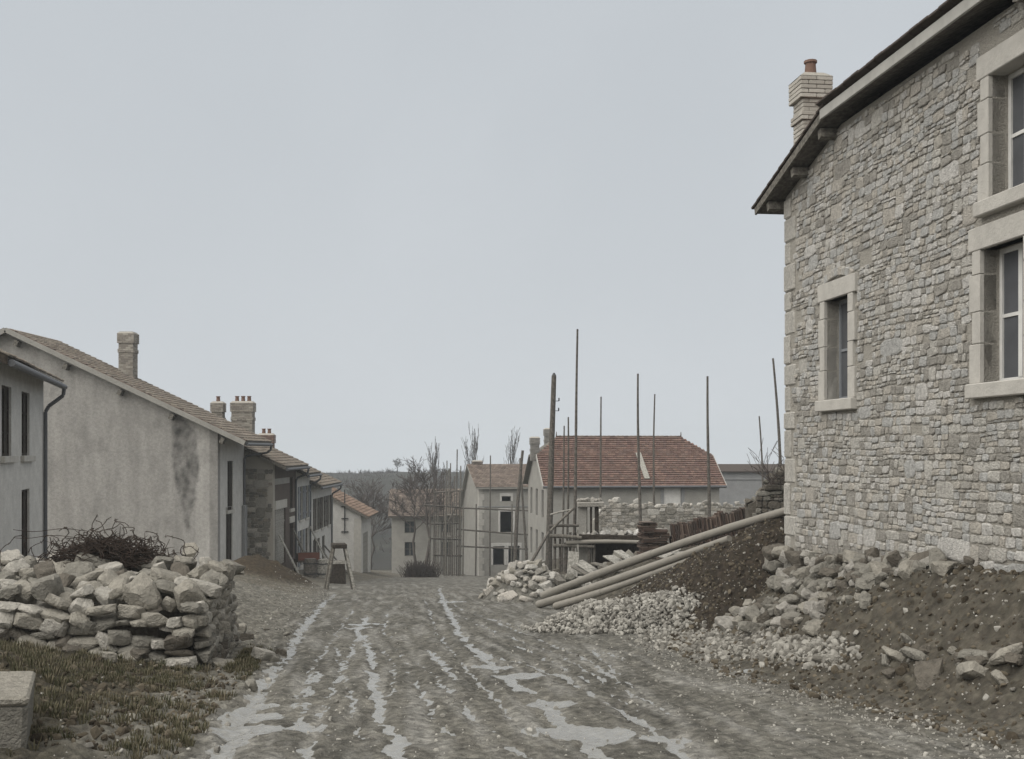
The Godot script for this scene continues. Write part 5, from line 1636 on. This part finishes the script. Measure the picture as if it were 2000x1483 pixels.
	scatter("earth_clods", rock(301, 1, 0.8, 3, 0.2), M.clod, 7000, func():
		var u := r.randf()
		var x: float; var z: float
		if u < 0.5:
			z = r.randf_range(9, 24); x = edge(z) + r.randf_range(-0.4, 2.7)
			if z < 19.5: x = minf(x, wall_x(z) - 0.1)
		elif u < 0.72:
			var a := r.randf() * TAU; var d := sqrt(r.randf()) * 4.2
			x = 6.0 + cos(a) * d; z = 23.5 + sin(a) * d
			if z < 19.6 or x > 8.0: x = 4.0; z = 23.0 + r.randf() * 3.0
		else:
			z = r.randf_range(8.5, 14.3); x = gutter_x(z) - 0.3 - absf(r.randfn()) * 2.2
		var k := r.randf_range(0.015, 0.06) * (1.8 if r.randf() < 0.1 else 1.0)
		return [Vector3(x, ground(x, z) + 0.05 * k, -z), k], r, Color(0.05, 0.041, 0.03), Color(0.16, 0.137, 0.102))
	tag(get_child(get_child_count() - 1), "crumbly brown clods of earth over bank, spoil heap and turf", "earth clods")

func scatter(called: String, mb: MB, m: Material, count: int, where: Callable, r: RandomNumberGenerator, dark := Color(0.20, 0.19, 0.17), light := Color(0.52, 0.505, 0.46)) -> void:
	var mm := MultiMesh.new()
	mm.transform_format = MultiMesh.TRANSFORM_3D
	mm.use_colors = true
	mm.mesh = mb.mesh(m)
	mm.instance_count = count
	for i in count:
		var q: Array = where.call()
		mm.set_instance_transform(i, Transform3D(Basis.from_euler(Vector3(r.randf() * TAU, r.randf() * TAU, r.randf() * TAU)) * Basis.from_scale(Vector3(1.2, 0.8, 1.0) * q[1]), q[0]))
		mm.set_instance_color(i, dark.lerp(light, r.randf()))
	var o := MultiMeshInstance3D.new()
	o.multimesh = mm
	o.name = numbered(called)
	add_child(o)
	kind(o, "stuff")

# ---- poles
func poles() -> void:
	var tz := 40.0
	var a := at(1070, 1112, tz); a.y = ground(a.x, tz) - 0.4
	var b := at(1082, 734, tz)
	var t := thing("telegraph_pole", "stout leaning telegraph pole beside the rubble heap", "pole", Transform3D(Basis(), a))
	obj(pole_mesh(Vector3.ZERO, b - a, 0.125, 0.085, 5, 0.002, 10), "shaft", M.wood_pole, t)
	var ins := MB.new()
	ins.tube(b - a - Vector3(0, 0.02, 0), b - a + Vector3(0, 0.10, 0), 0.09, 0.03, 8)
	obj(ins, "pointed_cap", M.zinc, t)
	var ir := MB.new()
	for k in 2:
		var y := b.y - a.y - 0.9 - 0.35 * k
		var q := (b - a) * (y / (b.y - a.y))
		ir.tube(q, q + Vector3(0.20, 0.0, 0.02), 0.012, 0.012, 5)
		ir.tube(q + Vector3(0.20, 0, 0.02), q + Vector3(0.20, 0.11, 0.02), 0.028, 0.022, 6)
	obj(ir, "insulator_pins", M.metal_dark, t)
	# scaffold standards: top pixel, a lower pixel, distance
	var list := [[1128, 643, 1119, 1075, 38.0, 0.065, "tallest thin scaffold pole standing beside the telegraph pole"], [1110, 815, 1104, 1075, 38.5, 0.05, "short pale scaffold pole between telegraph pole and tallest pole"], [1102, 832, 1097, 1060, 42.0, 0.05, "slim scaffold pole just beside the telegraph pole"],
		[1174, 775, 1171, 975, 50.0, 0.06, "scaffold pole rising behind the slab on posts"], [1246, 730, 1250, 1010, 43.0, 0.07, "scaffold pole before the middle of the red roof"], [1279, 770, 1279, 990, 50.0, 0.06, "scaffold pole in line with the pale roof board"],
		[1382, 735, 1384, 1020, 42.0, 0.075, "scaffold pole before the right end of the red roof"], [1483, 813, 1489, 945, 50.0, 0.06, "short scaffold pole before the long grey building"], [1510, 700, 1520, 930, 40.0, 0.07, "tall scaffold pole behind the dark wall stub"]]
	for i in list.size():
		var q: Array = list[i]
		var z: float = q[4]
		var top := at(q[0], q[1], z); var low := at(q[2], q[3], z)
		var d := (low - top) / (top.y - low.y)
		var gy := ground(low.x, z) - 0.3
		var foot := top + d * (top.y - gy)
		pole("scaffold_pole", foot, top, q[5], q[5] * 0.5, M.wood_pole, q[6], "pole", "scaffold poles standing in the ruins", 20 + i)
	# poles and struts before the unfinished house
	var more := [[1021, 880, 1005, 1108, 58.0, 0.12, "thick leaning pole crossing before the unfinished house windows"], [1016, 895, 1031, 1085, 60.0, 0.08, "thinner leaning pole crossing before the unfinished house"]]
	for i in more.size():
		var q: Array = more[i]
		var top := at(q[0], q[1], q[4]); var low := at(q[2], q[3], q[4])
		low.y = minf(low.y, ground(low.x, q[4])) - 0.3
		pole("leaning_pole", low, top, q[5], q[5] * 0.6, M.wood_pole, q[6], "pole", "poles before the unfinished house", 40 + i)
	var sa := at(1000, 1112, 38.0); sa.y = ground(sa.x, 38.0) - 0.1
	pole("strut", sa, at(1072, 1040, 39.8), 0.06, 0.05, M.wood_pole, "slanting strut propped against the telegraph pole", "pole", "", 44)
	# scaffold of the unfinished house: standards along its left side and front, ledgers
	var sc := thing("house_scaffold", "cluster of thin scaffold standards and ledgers around the unfinished house", "scaffold", Transform3D(Basis(), Vector3(-4.0, road(86.0), -86.0)))
	var o := sc.position
	var st := [[848, 950, 84.0], [856, 985, 92.0], [866, 930, 96.0], [873, 900, 97.0], [880, 905, 93.0], [888, 930, 90.0], [893, 878, 86.5], [900, 910, 86.0], [958, 890, 85.5], [869, 1000, 86.0], [884, 980, 84.0], [862, 940, 100.0], [852, 965, 88.0], [877, 915, 88.0], [897, 960, 84.5], [905, 990, 84.0], [930, 985, 85.8], [1000, 985, 85.8], [840, 990, 83.0], [872, 950, 83.0]]
	for i in st.size():
		var q: Array = st[i]
		var top := at(q[0], q[1], q[2]); var low := Vector3(top.x - 0.05, road(q[2]) - 0.2, top.z)
		obj(pole_mesh(low - o, top - o, 0.07, 0.05, 60 + i, 0.004, 6), "standard", [M.wood_pole, M.wood_grey][i % 2], sc)
	for q in [[[828, 987, 84.0], [900, 991, 86.0]], [[893, 992, 86.3], [1040, 998, 86.3]], [[842, 1024, 84.2], [896, 1022, 86.0]], [[893, 1034, 86.3], [1035, 1045, 86.3]], [[893, 1067, 86.3], [1035, 1073, 86.3]], [[838, 1052, 83.5], [900, 1054, 86.0]], [[850, 962, 92.0], [905, 958, 87.0]], [[846, 1085, 84.0], [902, 1086, 86.0]], [[865, 1040, 86.0], [893, 985, 86.5]]]:
		obj(pole_mesh(at(q[0][0], q[0][1], q[0][2]) - o, at(q[1][0], q[1][1], q[1][2]) - o, 0.065, 0.06, 9, 0.006, 6), "ledger", M.wood_pole, sc)
	for q in [[870, 898, 1006], [872, 900, 1048]]:
		var w := at(q[0], q[2], 88.0) - o
		var bm := MB.new()
		bm.block(w, w + Vector3(1.2, 0.06, 1.0))
		obj(bm, "scaffold_board", M.wood_grey, sc)

# ---- small things
func small_things() -> void:
	# trestle
	var p := on_ground(662, 1152)
	var t := thing("wooden_trestle", "tall wooden trestle with splayed legs standing on the verge", "trestle", Transform3D(Basis(Vector3.UP, 0.25), p))
	var bm := MB.new()
	bm.cbox(Transform3D(Basis(), Vector3(0, 1.62, 0)), Vector3(0.52, 0.16, 0.7), 0.02)
	obj(bm, "top_beam", M.wood_dark, t)
	for sx in [-1, 1]:
		for sz in [-1, 1]:
			var lm := MB.new()
			var a := Vector3(sx * 0.20, 1.62, sz * 0.25); var b := Vector3(sx * (0.50 if sx < 0 else 0.55), -0.06, sz * 0.42)
			lm.tube(a, b, 0.055, 0.06, 6)
			obj(lm, "leg", M.wood_pale if sx > 0 and sz > 0 else M.wood_grey, t)
	bm = MB.new()
	bm.block(Vector3(-0.34, 0.98, 0.30), Vector3(0.36, 1.08, 0.34))
	obj(bm, "crossbar", M.wood_pale, t)
	# bin behind it
	p = on_ground(648, 1140) + Vector3(0.1, 0, -0.6)
	t = thing("mortar_bin", "dark wooden mortar bin standing behind the trestle", "bin", Transform3D(Basis(Vector3.UP, 0.1), p))
	bm = MB.new()
	bm.hexa([Vector3(-0.42, -0.1, 0.3), Vector3(0.42, -0.1, 0.3), Vector3(0.42, -0.1, -0.3), Vector3(-0.42, -0.1, -0.3), Vector3(-0.36, 0.85, 0.26), Vector3(0.36, 0.85, 0.26), Vector3(0.36, 0.85, -0.26), Vector3(-0.36, 0.85, -0.26)])
	obj(bm, "body", M.wood_dark, t)
	bm = MB.new()
	for q in [[Vector3(-0.39, 0.85, 0.2), Vector3(0.39, 0.93, 0.29)], [Vector3(-0.39, 0.85, -0.29), Vector3(0.39, 0.93, -0.2)]]: bm.block(q[0], q[1])
	obj(bm, "rim", M.wood_pale, t)
	for i in 6:
		var f := Vector3(-9.55 + 0.12 * i, 0, -52.2 - 2.3 * i - (0.9 if i % 2 else 0.0))
		f.y = ground(f.x, -f.z) - 0.05
		var wx: float = -10.42 if i > 0 else -10.44
		var hgt: float = [1.9, 2.3, 1.6, 2.6, 2.0, 1.7][i]
		var bb := MB.new()
		var e := Vector3(wx - f.x, hgt, 0.25 - 0.1 * i)
		var dx := e.normalized()
		bb.cbox(Transform3D(Basis(dx, Vector3(0, 0, 1).cross(dx).normalized(), dx.cross(Vector3(0, 0, 1).cross(dx)).normalized()), e / 2), Vector3(e.length(), 0.05, 0.26), 0.008)
		var bo := obj(bb, "leaning_board", [M.wood_pale, M.wood_grey, M.wood_pole][i % 3])
		bo.position = f
		tag(bo, ["pale board leaning on the brown house front", "grey board leaning on the brown house front", "dark board leaning by the whitewashed house", "tall pale board leaning by the whitewashed house", "grey board leaning on the shuttered house", "dark board leaning on the shuttered house"][i], "board", "boards leaning on the row of houses")
	# barrels and a cart with a red tailboard
	for i in 2:
		p = on_ground([606, 628][i], [1128, 1130][i]) + Vector3(0, 0, -0.5 * i)
		t = thing("barrel", ["dark barrel standing by the white house door", "pale barrel standing beside the dark one"][i], "barrel", Transform3D(Basis(), p), "barrels by the row of houses")
		bm = MB.new()
		for k in 8:
			var y0 := k * 0.11 - 0.03; var y1 := y0 + 0.11
			bm.tube(Vector3(0, y0, 0), Vector3(0, y1, 0), 0.26 + 0.05 * sin(PI * k / 8.0), 0.26 + 0.05 * sin(PI * (k + 1) / 8.0), 14, k == 0 or k == 7)
		obj(bm, "staves", [M.wood_pole, M.wood_pale][i], t)
		for y in [0.15, 0.62]:
			var hm := MB.new()
			hm.tube(Vector3(0, y, 0), Vector3(0, y + 0.05, 0), 0.312, 0.314, 14, false)
			obj(hm, "hoop", M.metal_dark, t)
	p = on_ground(603, 1126) + Vector3(-0.3, 0, -1.4)
	t = thing("handcart", "small handcart with red board parked by the houses", "cart", Transform3D(Basis(Vector3.UP, 0.3), p))
	bm = MB.new()
	bm.block(Vector3(-0.5, 0.55, -0.4), Vector3(0.5, 0.62, 0.4))
	bm.block(Vector3(-0.5, 0.62, -0.4), Vector3(-0.46, 0.95, 0.4))
	bm.block(Vector3(-0.46, 0.62, -0.4), Vector3(0.5, 0.95, -0.36))
	obj(bm, "bed", M.wood_pole, t)
	bm = MB.new()
	bm.block(Vector3(-0.5, 0.64, 0.40), Vector3(0.5, 1.0, 0.44))
	obj(bm, "tailboard", M.paint_red, t)
	for s in [-1, 1]:
		var wm := MB.new()
		wm.tube(Vector3(s * 0.58 - 0.03, 0.34, 0), Vector3(s * 0.58 + 0.03, 0.34, 0), 0.36, 0.36, 16)
		obj(wm, "wheel", M.wood_dark, t)
		var hm := MB.new()
		hm.tube(Vector3(s * 0.4, 0.60, -0.4), Vector3(s * 0.4, 0.30, -1.4), 0.03, 0.025, 6)
		obj(hm, "shaft", M.wood_grey, t)
	# wheelbarrow lying over behind the stack
	p = at(352, 1098, 20.5); p.y = ground(p.x, 20.5)
	t = thing("wheelbarrow", "overturned wooden wheelbarrow with raised handles behind the stone stack", "wheelbarrow", Transform3D(Basis(), p))
	var top := at(338, 1074, 20.5) - p
	for s in 2:
		bm = MB.new()
		bm.tube(top + Vector3(0.12 * s, 0.02 * s, -0.35 * s), Vector3(0.26 + 0.12 * s, 0.05, -0.35 * s), 0.022, 0.028, 6)
		obj(bm, "handle", M.wood_pole, t)
	bm = MB.new()
	bm.hexa([Vector3(0.05, -0.05, 0.1), Vector3(0.6, -0.05, 0.1), Vector3(0.6, -0.05, -0.5), Vector3(0.05, -0.05, -0.5), Vector3(0.18, top.y * 0.45, 0.0), Vector3(0.5, top.y * 0.45, 0.0), Vector3(0.5, top.y * 0.45, -0.4), Vector3(0.18, top.y * 0.45, -0.4)])
	obj(bm, "tray", M.wood_dark, t)
	bm = MB.new()
	bm.slab(Transform3D(Basis(), Vector3(0.16, top.y * 0.55, -0.1)), PackedVector2Array([Vector2(0, 0), Vector2(0.13, 0.0), Vector2(0.10, 0.17), Vector2(0.07, 0.17)]), 0.04)
	obj(bm, "leg", M.wood_dark, t)
	# stone trough end in the near corner
	p = on_ground(60, 1460)
	var tr := thing("stone_trough", "worn pale stone trough end lying in the turf", "trough", Transform3D(Basis(Vector3.UP, 0.35), p + Vector3(-0.16, -0.10, 0)))
	bm = MB.new()
	bm.cbox(Transform3D(Basis(Vector3(0, 0, 1), -0.05), Vector3(-0.25, 0.16, -0.3)), Vector3(0.75, 0.62, 1.0), 0.035)
	obj(bm, "body", M.field_stone_grey, tr)
	bm = MB.new()
	bm.cbox(Transform3D(Basis(Vector3(0, 0, 1), -0.05), Vector3(-0.25, 0.49, -0.3)), Vector3(0.79, 0.07, 1.04), 0.02)
	obj(bm, "rim", M.field_stone, tr)
	# tangle of wire on the stack, brushwood under it
	var c := at(222, 1096, 16.9)
	var r := RandomNumberGenerator.new()
	r.seed = 123
	var wm := MB.new()
	for i in 60:
		var big := i < 15
		var rad := r.randf_range(0.14, 0.40) * (1.0 if big else 0.72)
		var o := Vector3(r.randfn() * 0.42, rad * 0.75 + r.randf_range(-0.05, 0.12), r.randfn() * 0.22)
		if not big: o.y *= 0.7
		var bs := Basis.from_euler(Vector3(r.randfn() * 0.7, r.randf() * TAU, r.randfn() * 0.7))
		var last := Vector3.ZERO
		var n := 22
		var ph := r.randf() * TAU
		var arc := r.randf_range(0.7, 1.15)
		for k in n + 1:
			var th := TAU * arc * k / n + ph
			var q := o + bs * Vector3(cos(th) * rad * (1.0 + 0.15 * sin(th * 3.0 + ph)), sin(th) * rad * 0.9, (k / float(n) - 0.5) * 0.18 + 0.04 * sin(th * 5.0))
			if k > 0: wm.tube(last, q, 0.0065, 0.0065, 4, false)
			if k % 3 == 1:
				for bb in 2:
					var e := Vector3(r.randfn(), r.randfn(), r.randfn()).normalized() * 0.028
					wm.tube(q - e, q + e, 0.004, 0.002, 3, false)
			last = q
	for i in 2:
		var last := Vector3(-0.4, 0.35 + 0.1 * i, 0)
		for k in 8:
			var q := last + Vector3(-0.13, 0.02 * sin(k + i), 0.02)
			wm.tube(last, q, 0.0055, 0.0055, 4, false); last = q
	var wo := obj(wm, "barbed_wire_tangle", M.wire_rust)
	wo.position = c
	tag(wo, "rusty tangle of barbed wire coiled on the stone stack", "barbed wire")
	var bmx := MB.new()
	for i in 1100:
		var x := r.randfn() * 0.36
		var a := Vector3(x, r.randf_range(-0.08, 0.34) * maxf(0.1, 1.0 - absf(x) * 0.8), r.randfn() * 0.18)
		var d := Vector3(r.randfn(), r.randf_range(-0.25, 0.5), r.randfn() * 0.6).normalized() * r.randf_range(0.14, 0.36)
		bmx.tube(a, a + d * 0.5 + Vector3(0, 0.015, 0), 0.009, 0.007, 4, false)
		bmx.tube(a + d * 0.5 + Vector3(0, 0.015, 0), a + d, 0.006, 0.003, 4, false)
	var bo := obj(bmx, "brushwood", M.wire_rust)
	bo.position = c + Vector3(-0.1, 0.0, 0.1)
	tag(bo, "dark heap of brushwood lying under the barbed wire", "brushwood")

# ---- plants
func vegetation() -> void:
	var r := RandomNumberGenerator.new()
	r.seed = 55
	# short winter grass before the stack
	var blade := MB.new()
	for k in 7:
		var a := TAU * k / 7.0
		var b := Vector3(cos(a), 0, sin(a)) * 0.25
		var tip := b * 2.6 + Vector3(0, 1.0 - 0.08 * (k % 3), 0)
		var s := Vector3(-sin(a), 0, cos(a)) * 0.07
		var mid := (b + tip) * 0.5 + Vector3(0, 0.14, 0)
		blade.quad(b - s, mid - s * 0.8, mid + s * 0.8, b + s)
		blade.tri(mid - s * 0.8, tip, mid + s * 0.8)
	var mm := MultiMesh.new()
	mm.transform_format = MultiMesh.TRANSFORM_3D
	mm.use_colors = true
	mm.mesh = blade.mesh(M.grass)
	var spots := []
	var tries := 0
	while spots.size() < 4800 and tries < 60000:
		tries += 1
		var z := r.randf_range(8.0, 15.0); var x := gutter_x(z) - r.randf_range(0.25, 5.2)
		var f := n_big.get_noise_2d(x * 9.0, z * 9.0) + 0.35 * n_clod.get_noise_2d(x * 9.0, z * 9.0)
		var d := gutter_x(z) - x
		if z > 14.0 and x < -3.65: continue
		if f + 0.30 * sst(0.8, 1.8, d) < 0.10 - 0.25 * sst(13.3, 14.4, z): continue
		spots.append([x, z])
	for i in 900:
		var z := r.randf_range(14.0, 17.0)
		spots.append([-3.55 - 0.13 * (z - 14.5) + absf(r.randfn()) * 0.12, z])
	mm.instance_count = spots.size()
	for i in spots.size():
		var x: float = spots[i][0]; var z: float = spots[i][1]
		var k := r.randf_range(0.035, 0.10)
		mm.set_instance_transform(i, Transform3D(Basis(Vector3.UP, r.randf() * TAU) * Basis.from_scale(Vector3(k, k * r.randf_range(0.7, 1.3), k)), Vector3(x, ground(x, z) - 0.006, -z)))
		var dry := r.randf()
		mm.set_instance_color(i, Color(0.058, 0.060, 0.032).lerp(Color(0.15, 0.13, 0.09), dry))
	var go := MultiMeshInstance3D.new()
	go.multimesh = mm
	go.name = "grass"
	add_child(go)
	tag(kind(go, "stuff"), "short winter grass growing before the stone stack", "grass")
	# bare trees at the foot of the street
	min_r = 0.014
	for q in [[-6.6, 93.0, 9.5, 0.17, "bare spreading tree standing before the closing house", 201], [-7.8, 98.0, 9.0, 0.15, "bare tree behind the scaffold beside the closing house", 202], [-12.4, 103.0, 8.0, 0.13, "bare tree beside the low outbuilding's far end", 203], [-14.0, 110.0, 9.0, 0.14, "bare tree in the hollow behind the low outbuilding", 204]]:
		tree("bare_tree", Vector3(q[0], land(q[0], q[1]), -q[1]), q[2], 0.9, 0.35, q[3], q[4], "bare trees at the foot of the street", q[5], 2, 0.3)
	min_r = 0.022
	# poplars and a round tree on the skyline
	for q in [[921, 868, 960, 150.0, 0.12, "slim poplar showing over the unfinished house's left gable"], [1017, 875, 960, 150.0, 0.12, "slim poplar showing over the unfinished house's ridge"], [865, 893, 980, 140.0, 0.13, "slim poplar rising above the scaffold standards"]]:
		var z: float = q[3]
		var top := at(q[0], q[1], z)
		var foot := Vector3(top.x, land(top.x, z) - 0.3, -z)
		tree("poplar", foot, (top.y - foot.y) * 1.05, q[4], 1.1, 0.16, q[5], "poplars behind the roofs", int(q[0]), 3, 0.2)
	var hz := 312.0
	var q := at(776, 915, hz)
	tree("hilltop_tree", Vector3(q.x, land(q.x, hz) - 0.3, -hz), 4.6, 1.0, 0.3, 0.2, "lone round bare tree on the far ridge", "", 301, 2, 0.3)
	min_r = 0.006
	# hedge along the far ridge
	var hb := MB.new()
	for i in 420:
		var z := 312.0 + r.randfn() * 3.0
		var x := r.randf_range(-60, 12)
		if n_big.get_noise_2d(x * 1.2, 5.0) < -0.12 and r.randf() < 0.8: continue
		var y := land(x, z)
		var hgt := r.randf_range(0.5, 1.5) * (1.0 + 0.7 * n_big.get_noise_2d(x * 2.0, 50.0))
		for k in 3:
			hb.tube(Vector3(x, y - 0.2, -z), Vector3(x + r.randfn() * 0.6, y + hgt * r.randf_range(0.6, 1.0), -z + r.randfn() * 0.4), 0.11, 0.03, 3, false)
	var ho := obj(hb, "hedge", M.twig)
	tag(kind(ho, "stuff"), "straggling hedge running along the far ridge", "hedge")
	# scrub on the far slope
	var sb := MB.new()
	for i in 2600:
		var z := r.randf_range(125, 300); var x := r.randf_range(-75, 15)
		if n_big.get_noise_2d(x * 0.9, z * 0.7) < -0.05: continue
		var y := land(x, z)
		for k in 2: sb.tube(Vector3(x, y - 0.2, -z), Vector3(x + r.randfn() * 0.8, y + r.randf_range(0.5, 1.8), -z + r.randfn() * 0.6), 0.10, 0.03, 3, false)
	var so := obj(sb, "scrub", M.twig)
	tag(kind(so, "stuff"), "brown winter scrub covering the far slope", "scrub")
	# clipped dark shrub by the closing house
	var shp := on_ground(820, 1128)
	for i in 2:
		var t := thing("shrub", ["dense dark shrub before the closing house", "thin bare shrub growing from the dark wall stub"][i], "shrub", Transform3D(Basis(), shp if i == 0 else at(1518, 940, 30.6)))
		var tw := MB.new()
		var cnt := 260 if i == 0 else 20
		for k in cnt * (2 if i == 0 else 1):
			var a := Vector3(r.randfn() * (0.45 if i == 0 else 0.15), -0.1, r.randfn() * 0.3)
			if i == 0:
				var d := Vector3(r.randfn() * 0.35, r.randf_range(0.5, 1.25), r.randfn() * 0.3)
				tw.tube(a, a + d, 0.03, 0.012, 4, false)
			else:
				branch(tw, a, Vector3(r.randfn() * 0.6, 0.9, r.randfn() * 0.3).normalized(), r.randf_range(0.4, 0.85), 0.014, 4, r, 0.5, 0.1)
		obj(tw, "twigs", M.twig, t)
